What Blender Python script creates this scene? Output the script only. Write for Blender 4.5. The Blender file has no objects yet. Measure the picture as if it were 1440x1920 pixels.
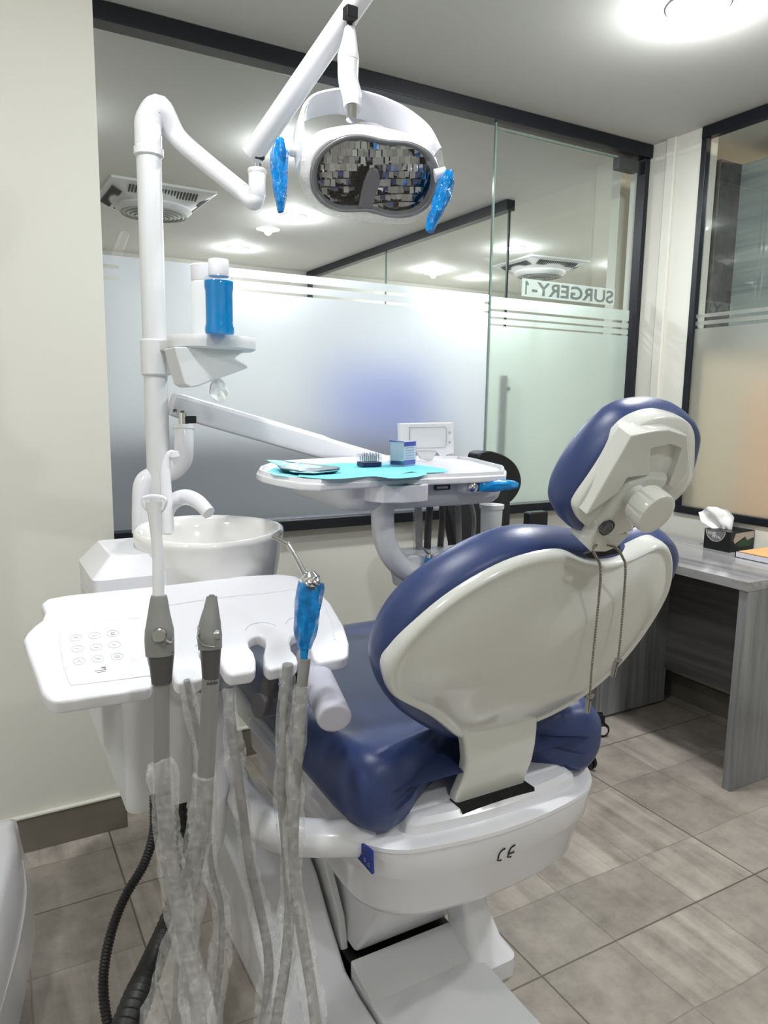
import bpy, math, random
import numpy as np
from mathutils import Vector, Matrix, noise
random.seed(4)
SC = bpy.context.scene
COL = SC.collection

# ------------------------------------------------------------------ camera
CAM_H = 1.38
FPX = 1371.3577
RX = Vector((0.8734, 0.0605, -0.4832)); 
def _n(px, py):
    v = Vector((px-720, -(py-960), -FPX)); v.normalize(); return v
_X = _n(3189, 789); _Y = _n(-57, 739); _Z = _X.cross(_Y).normalized(); _Y = _Z.cross(_X)
ROT = Matrix((_X, _Y, _Z))            # camera axes -> world axes
camd = bpy.data.cameras.new('camera'); cam = bpy.data.objects.new('camera', camd); COL.objects.link(cam)
cam.matrix_world = Matrix.Translation((0, 0, CAM_H)) @ ROT.to_4x4()
camd.sensor_fit = 'HORIZONTAL'; camd.sensor_width = 36; camd.lens = 36*FPX/1440
camd.clip_start = 0.02
SC.camera = cam
CPOS = Vector((0, 0, CAM_H))
def ray(px, py): return ROT @ Vector((px-720, -(py-960), -FPX))
def on(px, py, p0, n):                # point of a real plane seen at a pixel
    r = ray(px, py); n = Vector(n); return CPOS + r*(n.dot(Vector(p0)-CPOS)/n.dot(r))
def onx(px, py, x): return on(px, py, (x, 0, 0), (1, 0, 0))
def ony(px, py, y): return on(px, py, (0, y, 0), (0, 1, 0))
def onz(px, py, z): return on(px, py, (0, 0, z), (0, 0, 1))
def at(px, py, D): return CPOS + ray(px, py)*(D/FPX)

# ------------------------------------------------------------------ render look
vs = SC.view_settings
SC.display_settings.display_device = 'sRGB'
vs.view_transform = 'Standard'; vs.look = 'None'; vs.gamma = 1.0; vs.use_curve_mapping = False
vs.exposure = 0.95
w = bpy.data.worlds.new('world'); SC.world = w; w.use_nodes = True
w.node_tree.nodes['Background'].inputs[0].default_value = (0.8, 0.86, 1, 1)
w.node_tree.nodes['Background'].inputs[1].default_value = 0.05
SC.cycles.max_bounces = 12; SC.cycles.transparent_max_bounces = 24; SC.cycles.diffuse_bounces = 7
SC.cycles.glossy_bounces = 4; SC.cycles.transmission_bounces = 8
SC.cycles.caustics_refractive = False; SC.cycles.caustics_reflective = False
SC.cycles.sample_clamp_indirect = 6

CEIL = 2.58
def lamp(x, y, power, z=CEIL-0.012, col=(0.965, 0.985, 1.0), size=0.16):
    l = bpy.data.lights.new('downlight_glow', 'AREA'); l.shape = 'DISK'; l.size = size; l.energy = power*0.68; l.color = col
    o = bpy.data.objects.new('downlight_glow', l); COL.objects.link(o); o.location = (x, y, z-0.012)
    # point light added under each flat disc to brighten the ceiling around it
    l = bpy.data.lights.new('added_ceiling_glow', 'POINT'); l.shadow_soft_size = 0.026; l.energy = power*0.48; l.color = col
    o = bpy.data.objects.new('added_ceiling_glow', l); COL.objects.link(o); o.location = (x, y, z-0.026); return o
ROOM_LIGHTS = [(2.0, 1.66), (1.9, 0.1), (0.25, 1.15), (0.45, -0.9), (-0.9, 0.6)]
ROOM_W = [17, 11, 8.5, 9, 8]
for (x, y), p in zip(ROOM_LIGHTS, ROOM_W): lamp(x, y, p)
HALL_LIGHTS = [(1.949, 4.756), (1.958, 5.963), (3.771, 5.877), (4.394, 6.043), (3.805, 4.738), (5.021, 4.72), (0.3, 3.6), (1.4, 3.5), (4.6, 3.4)]
HALL_W = [14, 10, 11, 8, 11, 11, 8, 12, 14]
for (x, y), p in zip(HALL_LIGHTS, HALL_W): lamp(x, y, p, col=(0.93, 0.96, 1.0))
lamp(3.9, 1.2, 36, col=(1, 0.84, 0.68))

# ------------------------------------------------------------------ materials
def srgb(r, g, b):
    f = lambda c: (c/255/12.92) if c/255 <= 0.04045 else ((c/255+0.055)/1.055)**2.4
    return (f(r), f(g), f(b), 1)
MATS = {}
def mat(name, rgb=(200, 200, 200), rough=0.5, metal=0.0, coat=0.0, spec=0.5, trans=0.0, ior=1.45, emit=None, estr=0, alpha=1.0, bump=0.0, bscale=200, var=0.0, vscale=6, sss=0, sheen=0):
    m = bpy.data.materials.new(name); m.use_nodes = True; nt = m.node_tree; b = nt.nodes['Principled BSDF']
    c = srgb(*rgb)
    b.inputs['Base Color'].default_value = c; b.inputs['Roughness'].default_value = rough
    b.inputs['Metallic'].default_value = metal; b.inputs['Coat Weight'].default_value = coat
    b.inputs['Coat Roughness'].default_value = 0.06
    b.inputs['Specular IOR Level'].default_value = spec; b.inputs['Transmission Weight'].default_value = trans
    b.inputs['IOR'].default_value = ior; b.inputs['Alpha'].default_value = alpha
    if sheen: b.inputs['Sheen Weight'].default_value = sheen
    if emit: b.inputs['Emission Color'].default_value = srgb(*emit); b.inputs['Emission Strength'].default_value = estr
    tc = nt.nodes.new('ShaderNodeTexCoord')
    if bump or var:
        n = nt.nodes.new('ShaderNodeTexNoise'); n.inputs['Scale'].default_value = bscale if bump else vscale
        n.inputs['Detail'].default_value = 4; nt.links.new(tc.outputs['Object'], n.inputs['Vector'])
        if bump:
            bp = nt.nodes.new('ShaderNodeBump'); bp.inputs['Strength'].default_value = bump; bp.inputs['Distance'].default_value = 0.002
            nt.links.new(n.outputs['Fac'], bp.inputs['Height']); nt.links.new(bp.outputs['Normal'], b.inputs['Normal'])
        if var:
            n2 = nt.nodes.new('ShaderNodeTexNoise'); n2.inputs['Scale'].default_value = vscale; n2.inputs['Detail'].default_value = 5
            nt.links.new(tc.outputs['Object'], n2.inputs['Vector'])
            mx = nt.nodes.new('ShaderNodeMix'); mx.data_type = 'RGBA'
            mx.inputs['A'].default_value = tuple(x*(1-var) for x in c[:3])+(1,); mx.inputs['B'].default_value = tuple(min(1, x*(1+var)) for x in c[:3])+(1,)
            nt.links.new(n2.outputs['Fac'], mx.inputs['Factor']); nt.links.new(mx.outputs['Result'], b.inputs['Base Color'])
    MATS[name] = m; return m
WHITE = mat('white gloss plastic', (222, 222, 227), 0.22, coat=0.25, var=0.015)
WHITE2 = mat('white satin plastic', (212, 213, 215), 0.35, var=0.02)
SHELL = mat('cream white moulded shell', (208, 209, 204), 0.2, coat=0.3, var=0.02)
CERAMIC = mat('white ceramic', (224, 223, 221), 0.08, coat=0.4)
VINYL = mat('navy blue vinyl', (48, 62, 106), 0.36, bump=0.12, bscale=700, var=0.05, vscale=3)
BLACK = mat('black plastic', (16, 17, 20), 0.4)
FRAMEB = mat('black aluminium frame', (17, 19, 27), 0.38, bump=0.03)
GREYP = mat('mid grey rubber', (126, 126, 124), 0.45)
GREYH = mat('grey hose', (132, 131, 130), 0.4)
DGREY = mat('dark grey rubber', (74, 72, 72), 0.4)
STEEL = mat('brushed steel', (190, 190, 190), 0.22, metal=1)
CHROME = mat('chrome', (225, 225, 228), 0.08, metal=1)
LAV = mat('pale grey armrest pad', (176, 175, 188), 0.4)
WALL = mat('cream painted wall', (213, 212, 203), 0.75, bump=0.05, bscale=60, var=0.02, vscale=2)
CEILM = mat('pale grey painted ceiling', (222, 222, 217), 0.8, bump=0.03, bscale=80)
SKIRT = mat('taupe stone skirting', (112, 107, 97), 0.4, var=0.25, vscale=9)
TISSUE = mat('white tissue', (240, 240, 240), 0.9, bump=0.2, bscale=60)
HOSEB = mat('black corrugated hose', (30, 29, 29), 0.45)
BLUEF = mat('deep blue label', (24, 48, 130), 0.4)
INK = mat('black ink', (20, 20, 24), 0.5)
INKG = mat('pale grey ink', (178, 180, 186), 0.5)
INKM = mat('mid grey ink', (120, 122, 126), 0.5)
TEAL = mat('teal plastic', (14, 62, 62), 0.35)
PBLUE = mat('pale blue pouch film', (160, 212, 226), 0.25, var=0.2, vscale=40)
BIB = mat('cyan paper bib', (120, 214, 232), 0.8, var=0.05, vscale=30)

def mixmat(name, build):
    m = bpy.data.materials.new(name); m.use_nodes = True; nt = m.node_tree
    nt.nodes.clear(); o = nt.nodes.new('ShaderNodeOutputMaterial'); s = build(nt); nt.links.new(s, o.inputs[0]); return m
def N(nt, t, **k):
    n = nt.nodes.new(t)
    for a, v in k.items(): n.inputs[a].default_value = v
    return n
def mix(nt, f, a, b):
    m = nt.nodes.new('ShaderNodeMixShader')
    if isinstance(f, (int, float)): m.inputs[0].default_value = f
    else: nt.links.new(f, m.inputs[0])
    nt.links.new(a, m.inputs[1]); nt.links.new(b, m.inputs[2]); return m.outputs[0]
def facing(nt, f0, f1):
    lw = N(nt, 'ShaderNodeLayerWeight', Blend=0.5); p = nt.nodes.new('ShaderNodeMath'); p.operation = 'POWER'; p.inputs[1].default_value = 5
    nt.links.new(lw.outputs['Facing'], p.inputs[0]); m = nt.nodes.new('ShaderNodeMath'); m.operation = 'MULTIPLY_ADD'; m.inputs[1].default_value = f1; m.inputs[2].default_value = f0
    nt.links.new(p.outputs[0], m.inputs[0]); return m.outputs[0]
def clear_glass(tint, refl=1.0):
    def f(nt):
        t = N(nt, 'ShaderNodeBsdfTransparent', Color=tint); g = N(nt, 'ShaderNodeBsdfGlossy', Color=(1, 1, 1, 1), Roughness=0.0)
        return mix(nt, facing(nt, 0.07*refl, 0.9*refl), t.outputs[0], g.outputs[0])
    return f
GLASS = mixmat('clear glass pane', clear_glass((0.93, 0.955, 0.94, 1)))
GLASSG = mixmat('greenish glass door', clear_glass((0.86, 0.92, 0.89, 1)))
CLEARP = mixmat('clear acrylic', clear_glass((0.9, 0.93, 0.96, 1)))
def frost(col, dif, tr, rf):
    def f(nt):
        d = N(nt, 'ShaderNodeBsdfDiffuse', Color=col); t = N(nt, 'ShaderNodeBsdfTranslucent', Color=col)
        r = N(nt, 'ShaderNodeBsdfRefraction', Color=col, Roughness=0.8, IOR=1.2)
        g = N(nt, 'ShaderNodeBsdfGlossy', Color=(1, 1, 1, 1), Roughness=0.12)
        s = mix(nt, tr/(dif+tr), d.outputs[0], t.outputs[0]); s = mix(nt, rf, s, r.outputs[0])
        return mix(nt, facing(nt, 0.03, 0.6), s, g.outputs[0])
    return f
FROST = mixmat('frosted window film', frost((0.80, 0.84, 0.91, 1), 0.30, 0.70, 0.70))
FROSTG = mixmat('greenish frosted door film', frost((0.72, 0.81, 0.76, 1), 0.34, 0.66, 0.6))
FROSTR = mixmat('frosted film on side window', frost((0.86, 0.89, 0.84, 1), 0.35, 0.65, 0.6))
def film(col, fac, rough=0.15, sc=90):
    def f(nt):
        t = N(nt, 'ShaderNodeBsdfTransparent', Color=(1, 1, 1, 1)); p = N(nt, 'ShaderNodeBsdfPrincipled'); p.inputs['Base Color'].default_value = col
        p.inputs['Roughness'].default_value = rough
        tc = nt.nodes.new('ShaderNodeTexCoord'); n = N(nt, 'ShaderNodeTexNoise', Scale=sc, Detail=3); nt.links.new(tc.outputs['Object'], n.inputs['Vector'])
        bp = N(nt, 'ShaderNodeBump', Strength=0.9, Distance=0.004); nt.links.new(n.outputs['Fac'], bp.inputs['Height']); nt.links.new(bp.outputs['Normal'], p.inputs['Normal'])
        mr = N(nt, 'ShaderNodeMapRange'); mr.inputs['From Min'].default_value = 0.35; mr.inputs['From Max'].default_value = 0.7
        mr.inputs['To Min'].default_value = fac*0.6; mr.inputs['To Max'].default_value = min(1, fac*1.5); nt.links.new(n.outputs['Fac'], mr.inputs['Value'])
        return mix(nt, mr.outputs[0], t.outputs[0], p.outputs[0])
    return f
WRAP = mixmat('clear crinkled plastic wrap', film((0.84, 0.84, 0.84, 1), 0.215))
BWRAP = mixmat('blue barrier film', film((0.0, 0.22, 0.60, 1), 0.75, 0.2, 60))
BLUE_PAD = mat('blue plastic wrap', (0, 128, 196), 0.22, bump=0.5, bscale=70, var=0.45, vscale=30)
LIQ = mat('blue mouthwash', (0, 150, 205), 0.12, var=0.1, vscale=12)
LIQ = mixmat('cyan blue mouthwash', lambda nt: mix(nt, 0.25, mix(nt, 0.5, N(nt, 'ShaderNodeBsdfTranslucent', Color=(0.0, 0.42, 0.75, 1)).outputs[0], N(nt, 'ShaderNodeBsdfDiffuse', Color=(0.0, 0.36, 0.68, 1)).outputs[0]), N(nt, 'ShaderNodeBsdfTransparent', Color=(0.05, 0.62, 0.9, 1)).outputs[0]))
CUP = mixmat('translucent white cup', lambda nt: mix(nt, 0.55, N(nt, 'ShaderNodeBsdfTranslucent', Color=(0.9, 0.92, 0.92, 1)).outputs[0], N(nt, 'ShaderNodeBsdfDiffuse', Color=(0.9, 0.91, 0.91, 1)).outputs[0]))

def wood(name, base, dark, axis, scale=1.0, rough=0.3):
    m = bpy.data.materials.new(name); m.use_nodes = True; nt = m.node_tree; b = nt.nodes['Principled BSDF']
    tc = nt.nodes.new('ShaderNodeTexCoord'); mp = nt.nodes.new('ShaderNodeMapping'); nt.links.new(tc.outputs['Object'], mp.inputs[0])
    s = [26*scale]*3; s[axis] = 1.4*scale; mp.inputs['Scale'].default_value = s
    n = N(nt, 'ShaderNodeTexNoise', Scale=1.0, Detail=6, Roughness=0.62); n.inputs['Distortion'].default_value = 0.6; nt.links.new(mp.outputs[0], n.inputs['Vector'])
    mp2 = nt.nodes.new('ShaderNodeMapping'); nt.links.new(tc.outputs['Object'], mp2.inputs[0]); s2 = [5*scale]*3; s2[axis] = 0.5*scale; mp2.inputs['Scale'].default_value = s2
    n2 = N(nt, 'ShaderNodeTexNoise', Scale=1.0, Detail=3); nt.links.new(mp2.outputs[0], n2.inputs['Vector'])
    ad = nt.nodes.new('ShaderNodeMath'); ad.operation = 'ADD'; nt.links.new(n.outputs['Fac'], ad.inputs[0]); nt.links.new(n2.outputs['Fac'], ad.inputs[1])
    cr = nt.nodes.new('ShaderNodeValToRGB'); e = cr.color_ramp.elements; e[0].position = 0.36; e[0].color = srgb(*dark); e[1].position = 0.66; e[1].color = srgb(*base)
    hf = nt.nodes.new('ShaderNodeMath'); hf.operation = 'MULTIPLY'; hf.inputs[1].default_value = 0.5; nt.links.new(ad.outputs[0], hf.inputs[0])
    nt.links.new(hf.outputs[0], cr.inputs[0]); nt.links.new(cr.outputs[0], b.inputs['Base Color'])
    b.inputs['Roughness'].default_value = rough
    return m
WOODZ = wood('grey wood laminate upright grain', (158, 159, 161), (92, 93, 96), 2)
WOODY = wood('grey wood laminate long grain', (176, 175, 176), (112, 111, 113), 1)
WOODX = wood('dark grey wood laminate', (112, 110, 110), (66, 65, 66), 1)
WOODC = wood('grey green wood cupboard', (164, 174, 172), (112, 122, 122), 1, rough=0.4)

def floor_mat():
    m = bpy.data.materials.new('grey stone floor tiles'); m.use_nodes = True; nt = m.node_tree; b = nt.nodes['Principled BSDF']; L = nt.links.new
    geo = nt.nodes.new('ShaderNodeNewGeometry'); sep = nt.nodes.new('ShaderNodeSeparateXYZ'); L(geo.outputs['Position'], sep.inputs[0])
    def M(op, a, c=None, d=None):
        n = nt.nodes.new('ShaderNodeMath'); n.operation = op
        for i, v in enumerate((a, c, d)):
            if v is None: continue
            if isinstance(v, (int, float)): n.inputs[i].default_value = v
            else: L(v, n.inputs[i])
        return n.outputs[0]
    T = 0.8255
    u = M('DIVIDE', M('SUBTRACT', sep.outputs[0], 0.305), T); v = M('DIVIDE', M('SUBTRACT', sep.outputs[1], 1.19-0.0), 0.81)
    fu = M('FRACT', u); fv = M('FRACT', v); iu = M('FLOOR', u); iv = M('FLOOR', v)
    du = M('MINIMUM', fu, M('SUBTRACT', 1, fu)); dv = M('MINIMUM', fv, M('SUBTRACT', 1, fv))
    grout = M('LESS_THAN', M('MINIMUM', du, dv), 0.0032)
    # patchwork print inside each tile: lines at fixed fractions
    cx = nt.nodes.new('ShaderNodeCombineXYZ'); L(iu, cx.inputs[0]); L(iv, cx.inputs[1])
    wn = nt.nodes.new('ShaderNodeTexWhiteNoise'); wn.noise_dimensions = '3D'; L(cx.outputs[0], wn.inputs[0])
    wob = N(nt, 'ShaderNodeTexNoise', Scale=3.0, Detail=4); L(geo.outputs['Position'], wob.inputs['Vector'])
    wv = M('MULTIPLY', M('SUBTRACT', wob.outputs['Fac'], 0.5), 0.035)
    fuw = M('ADD', fu, wv); fvw = M('ADD', fv, wv)
    a1 = M('LESS_THAN', M('ABSOLUTE', M('SUBTRACT', fuw, 0.30)), 0.003)
    a2 = M('LESS_THAN', M('ABSOLUTE', M('SUBTRACT', fuw, 0.68)), 0.003)
    b1 = M('LESS_THAN', M('ABSOLUTE', M('SUBTRACT', fvw, 0.27)), 0.0025)
    b2 = M('LESS_THAN', M('ABSOLUTE', M('SUBTRACT', fvw, 0.70)), 0.0025)
    sl = M('MULTIPLY', M('MAXIMUM', M('MAXIMUM', a1, a2), M('MAXIMUM', b1, b2)), 0.38)
    # cells of the patchwork
    su = M('ADD', M('GREATER_THAN', fuw, 0.30), M('GREATER_THAN', fuw, 0.68)); sv = M('ADD', M('GREATER_THAN', fvw, 0.27), M('GREATER_THAN', fvw, 0.70))
    cx2 = nt.nodes.new('ShaderNodeCombineXYZ'); L(M('MULTIPLY_ADD', iu, 3.0, su), cx2.inputs[0]); L(M('MULTIPLY_ADD', iv, 3.0, sv), cx2.inputs[1]); cx2.inputs[2].default_value = 2.3
    wn2 = nt.nodes.new('ShaderNodeTexWhiteNoise'); wn2.noise_dimensions = '3D'; L(cx2.outputs[0], wn2.inputs[0])
    # fine grain + veins along y
    nf = N(nt, 'ShaderNodeTexNoise', Scale=9, Detail=8, Roughness=0.7); L(geo.outputs['Position'], nf.inputs['Vector'])
    mp = nt.nodes.new('ShaderNodeMapping'); mp.inputs['Scale'].default_value = (22, 1.6, 1); L(geo.outputs['Position'], mp.inputs[0])
    ad = nt.nodes.new('ShaderNodeVectorMath'); ad.operation = 'ADD'; L(mp.outputs[0], ad.inputs[0])
    sc_ = nt.nodes.new('ShaderNodeVectorMath'); sc_.operation = 'SCALE'; L(cx2.outputs[0], sc_.inputs[0]); sc_.inputs['Scale'].default_value = 7.3; L(sc_.outputs[0], ad.inputs[1])
    nv = N(nt, 'ShaderNodeTexNoise', Scale=1.0, Detail=5, Roughness=0.55); nv.inputs['Distortion'].default_value = 0.4; L(ad.outputs[0], nv.inputs['Vector'])
    strong = M('GREATER_THAN', wn2.outputs['Value'], 0.62)
    vein = M('MULTIPLY', M('SUBTRACT', nv.outputs['Fac'], 0.5), M('MULTIPLY_ADD', strong, 0.75, 0.22))
    val = M('ADD', M('ADD', 0.5, M('MULTIPLY', M('SUBTRACT', nf.outputs['Fac'], 0.5), 1.0)), vein)
    val = M('ADD', val, M('MULTIPLY', M('SUBTRACT', wn2.outputs['Value'], 0.5), 0.22))
    cr = nt.nodes.new('ShaderNodeValToRGB'); e = cr.color_ramp.elements; e[0].position = 0.15; e[0].color = srgb(119, 112, 104); e[1].position = 0.85; e[1].color = srgb(186, 178, 168)
    L(val, cr.inputs[0])
    mx = nt.nodes.new('ShaderNodeMix'); mx.data_type = 'RGBA'; L(M('MAXIMUM', sl, M('MULTIPLY', grout, 0.9)), mx.inputs['Factor']); L(cr.outputs[0], mx.inputs['A']); mx.inputs['B'].default_value = srgb(88, 83, 75)
    L(mx.outputs['Result'], b.inputs['Base Color'])
    L(M('MULTIPLY_ADD', nf.outputs['Fac'], 0.25, 0.2), b.inputs['Roughness'])
    bp = N(nt, 'ShaderNodeBump', Strength=0.25, Distance=0.003); L(M('SUBTRACT', nf.outputs['Fac'], M('MULTIPLY', M('MAXIMUM', sl, grout), 1.0)), bp.inputs['Height']); L(bp.outputs['Normal'], b.inputs['Normal'])
    return m
FLOOR = floor_mat()

# ------------------------------------------------------------------ mesh helpers
def empty(name, loc, label, cat, group=None):
    o = bpy.data.objects.new(name, None); o.empty_display_size = 0.05; o.location = loc; COL.objects.link(o)
    return tag(o, label, cat, group)
def tag(o, label, cat, group=None, kind=None):
    o['label'] = label; o['category'] = cat
    if group: o['group'] = group
    if kind: o['kind'] = kind
    return o
def wloc(o):
    v = Vector(o.location)
    while o.parent: o = o.parent; v = v + Vector(o.location)
    return v
def mk(name, verts, faces, m, parent=None, smooth=True, bevel=0, bseg=3, sub=0, label=None, auto=35, uni=None):
    verts = [Vector(v) for v in verts]
    c = Vector((0, 0, 0))
    for v in verts: c += v
    c /= len(verts)
    me = bpy.data.meshes.new(name); me.from_pydata([v-c for v in verts], [], faces); me.update()
    import bmesh
    bm = bmesh.new(); bm.from_mesh(me); bmesh.ops.recalc_face_normals(bm, faces=bm.faces)
    if smooth:
        for f in bm.faces: f.smooth = True
        for e in bm.edges:
            if len(e.link_faces) == 2 and e.calc_face_angle(0) > math.radians(auto): e.smooth = False
    bm.to_mesh(me); bm.free()
    me.materials.append(m)
    o = bpy.data.objects.new(name, me); COL.objects.link(o)
    if parent: o.parent = parent; o.location = c - wloc(parent)
    else: o.location = c
    if bevel:
        b = o.modifiers.new('bevel', 'BEVEL'); b.width = bevel; b.segments = bseg; b.limit_method = 'ANGLE'; b.angle_limit = math.radians(30); b.harden_normals = False
        for p in me.polygons: p.use_smooth = True
        for e in me.edges: e.use_edge_sharp = False
        wn = o.modifiers.new('wn', 'WEIGHTED_NORMAL'); wn.keep_sharp = False
    if sub:
        s = o.modifiers.new('sub', 'SUBSURF'); s.levels = sub; s.render_levels = sub
        for e in me.edges: e.use_edge_sharp = False
    if label: o['label'] = label
    return o
def boxm(lo, hi):
    x0, y0, z0 = lo; x1, y1, z1 = hi
    v = [(x, y, z) for z in (z0, z1) for y in (y0, y1) for x in (x0, x1)]
    f = [(0, 1, 3, 2), (4, 5, 7, 6), (0, 1, 5, 4), (2, 3, 7, 6), (0, 2, 6, 4), (1, 3, 7, 5)]
    return v, f
class MB:
    def __init__(s): s.v = []; s.f = []
    def add(s, vf):
        o = len(s.v); s.v += [Vector(p) for p in vf[0]]; s.f += [tuple(i+o for i in f) for f in vf[1]]; return s
    def box(s, lo, hi): return s.add(boxm(lo, hi))
    def out(s, name, m, parent=None, **k): return mk(name, s.v, s.f, m, parent, **k)
def box(name, lo, hi, m, parent=None, bevel=0.002, **k):
    v, f = boxm(lo, hi); return mk(name, v, f, m, parent, bevel=bevel, **k)
def struct(o): o['kind'] = 'structure'; return o
def frame_of(d, ref=None):
    d = Vector(d).normalized(); ref = Vector(ref) if ref else (Vector((0, 0, 1)) if abs(d.z) < 0.9 else Vector((1, 0, 0)))
    a = d.cross(ref).normalized(); b = a.cross(d).normalized(); return a, b
def smoothpath(pts, n=8):
    pts = [Vector(p) for p in pts]
    if len(pts) < 3 or n <= 1: return pts
    P = [pts[0]*2-pts[1]]+pts+[pts[-1]*2-pts[-2]]; out = []
    for i in range(1, len(P)-2):
        p0, p1, p2, p3 = P[i-1:i+3]
        for k in range(n):
            t = k/n; out.append(0.5*((2*p1)+(p2-p0)*t+(2*p0-5*p1+4*p2-p3)*t*t+(3*p1-p0-3*p2+p3)*t**3))
    out.append(pts[-1]); return out
def interp(vals, n):
    return [float(x) for x in np.interp(np.linspace(0, 1, n), np.linspace(0, 1, len(vals)), vals)]
def tubem(pts, rad, n=16, sm=8, ribs=0, flat=1.0, wob=0, seed=0, ref=None, caps=True):
    pts = smoothpath(pts, sm)
    if ribs:
        L = [0]
        for a, b in zip(pts, pts[1:]): L.append(L[-1]+(b-a).length)
        k = int(L[-1]/ribs*2)+1; q = []
        ls = np.linspace(0, L[-1], k)
        for s in ls: q.append(Vector([float(np.interp(s, L, [p[i] for p in pts])) for i in range(3)]))
        pts = q
    R = [rad]*len(pts) if isinstance(rad, (int, float)) else interp(rad, len(pts))
    v = []; f = []; A = None
    for i, p in enumerate(pts):
        d = (pts[min(i+1, len(pts)-1)]-pts[max(i-1, 0)])
        if d.length < 1e-9: d = Vector((0, 0, 1))
        d.normalize()
        if A is None: A, B = frame_of(d, ref)
        else:
            A = (A-d*A.dot(d)).normalized(); B = A.cross(d).normalized()
        r = R[i]*(1.0 if not ribs else (1.0 if i % 2 else 0.80))
        for k in range(n):
            t = 2*math.pi*k/n; rr = r
            if wob: rr = r*(1+wob*noise.noise(Vector((p.x*30+seed, p.y*30, p.z*22+math.cos(t)*1.6))*1.0+Vector((0, math.sin(t)*1.6, 0))))
            v.append(p+A*(rr*math.cos(t))+B*(rr*flat*math.sin(t)))
    for i in range(len(pts)-1):
        for k in range(n):
            a = i*n+k; b = i*n+(k+1) % n; f.append((a, b, b+n, a+n))
    if caps: f.append(tuple(range(n-1, -1, -1))); f.append(tuple((len(pts)-1)*n+k for k in range(n)))
    return v, f
def tube(name, pts, rad, m, parent=None, label=None, auto=35, bevel=0, **k):
    v, f = tubem(pts, rad, **k); return mk(name, v, f, m, parent, label=label, auto=auto, bevel=bevel)
def lathem(prof, org, axis=(0, 0, 1), n=32, sx=1.0, sy=1.0, ref=None):
    org = Vector(org); ax = Vector(axis).normalized(); A, B = frame_of(ax, ref if ref else ((0, 1, 0) if abs(ax.z) > .9 else None)); v = []; f = []
    for r, h in prof:
        for k in range(n):
            t = 2*math.pi*k/n; v.append(org+ax*h+A*(r*sx*math.cos(t))+B*(r*sy*math.sin(t)))
    for i in range(len(prof)-1):
        for k in range(n):
            a = i*n+k; b = i*n+(k+1) % n; f.append((a, b, b+n, a+n))
    if prof[0][0] > 1e-6: f.append(tuple(range(n-1, -1, -1)))
    if prof[-1][0] > 1e-6: f.append(tuple((len(prof)-1)*n+k for k in range(n)))
    return v, f
def lathe(name, prof, org, m, parent=None, axis=(0, 0, 1), label=None, auto=35, **k):
    v, f = lathem(prof, org, axis, **k); return mk(name, v, f, m, parent, label=label, auto=auto)
def loftm(rings, cap=True):
    n = len(rings[0]); v = [p for r in rings for p in r]; f = []
    for i in range(len(rings)-1):
        for k in range(n):
            a = i*n+k; b = i*n+(k+1) % n; f.append((a, b, b+n, a+n))
    if cap: f.append(tuple(range(n-1, -1, -1))); f.append(tuple((len(rings)-1)*n+k for k in range(n)))
    return v, f
def loft(name, rings, m, parent=None, cap=True, **k):
    v, f = loftm(rings, cap); return mk(name, v, f, m, parent, **k)
def closed_spline(pts, n=6):
    pts = [Vector(p) for p in pts]; N_ = len(pts); out = []
    for i in range(N_):
        p0, p1, p2, p3 = pts[i-1], pts[i], pts[(i+1) % N_], pts[(i+2) % N_]
        for k in range(n):
            t = k/n; out.append(0.5*((2*p1)+(p2-p0)*t+(2*p0-5*p1+4*p2-p3)*t*t+(3*p1-p0-3*p2+p3)*t**3))
    return out
def relax(pts, n=2):
    for _ in range(n): pts = [(pts[i-1]+pts[i]*2+pts[(i+1) % len(pts)])/4 for i in range(len(pts))]
    return pts
def prismm(out, off):
    off = Vector(off); n = len(out); v = [Vector(p) for p in out]+[Vector(p)+off for p in out]
    f = [tuple(range(n)), tuple(range(2*n-1, n-1, -1))]+[(k, (k+1) % n, n+(k+1) % n, n+k) for k in range(n)]
    return v, f
def prism(name, out, off, m, parent=None, bevel=0.002, **k):
    v, f = prismm(out, off); return mk(name, v, f, m, parent, bevel=bevel, **k)
def pillow(name, outline, nrm, m, parent, prof, center=None, edge=True, **k):
    """closed outline grown into a padded body; prof = list of (scale toward centre, height along nrm)"""
    nrm = Vector(nrm).normalized(); c = sum((Vector(p) for p in outline), Vector())/len(outline)
    if center: c = Vector(center)
    rings = []
    # shrink by distance, not by ratio, so the rim keeps an even width
    rmean = sum((Vector(p)-c).length for p in outline)/len(outline)
    for s, h in prof:
        ring = []
        for p in outline:
            d = Vector(p)-c; l = d.length; dist = (1-s)*rmean
            nl = l*s if s < 0.55 else max(l-dist, l*0.2)
            if s < 0.55:
                nl0 = max(l-(1-0.55)*rmean, l*0.2); nl = nl0*s/0.55
            ring.append(c+d*(nl/l)+nrm*h)
        rings.append(ring)
    return loft(name, rings, m, parent, **k)
def rrect(cx, cy, hx, hy, r, n=6):
    out = []
    for sx, sy, a0 in ((1, 1, 0), (-1, 1, 90), (-1, -1, 180), (1, -1, 270)):
        for i in range(n+1):
            a = math.radians(a0+90*i/n); out.append((cx+sx*(hx-r)+r*math.cos(a), cy+sy*(hy-r)+r*math.sin(a)))
    return out
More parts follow.
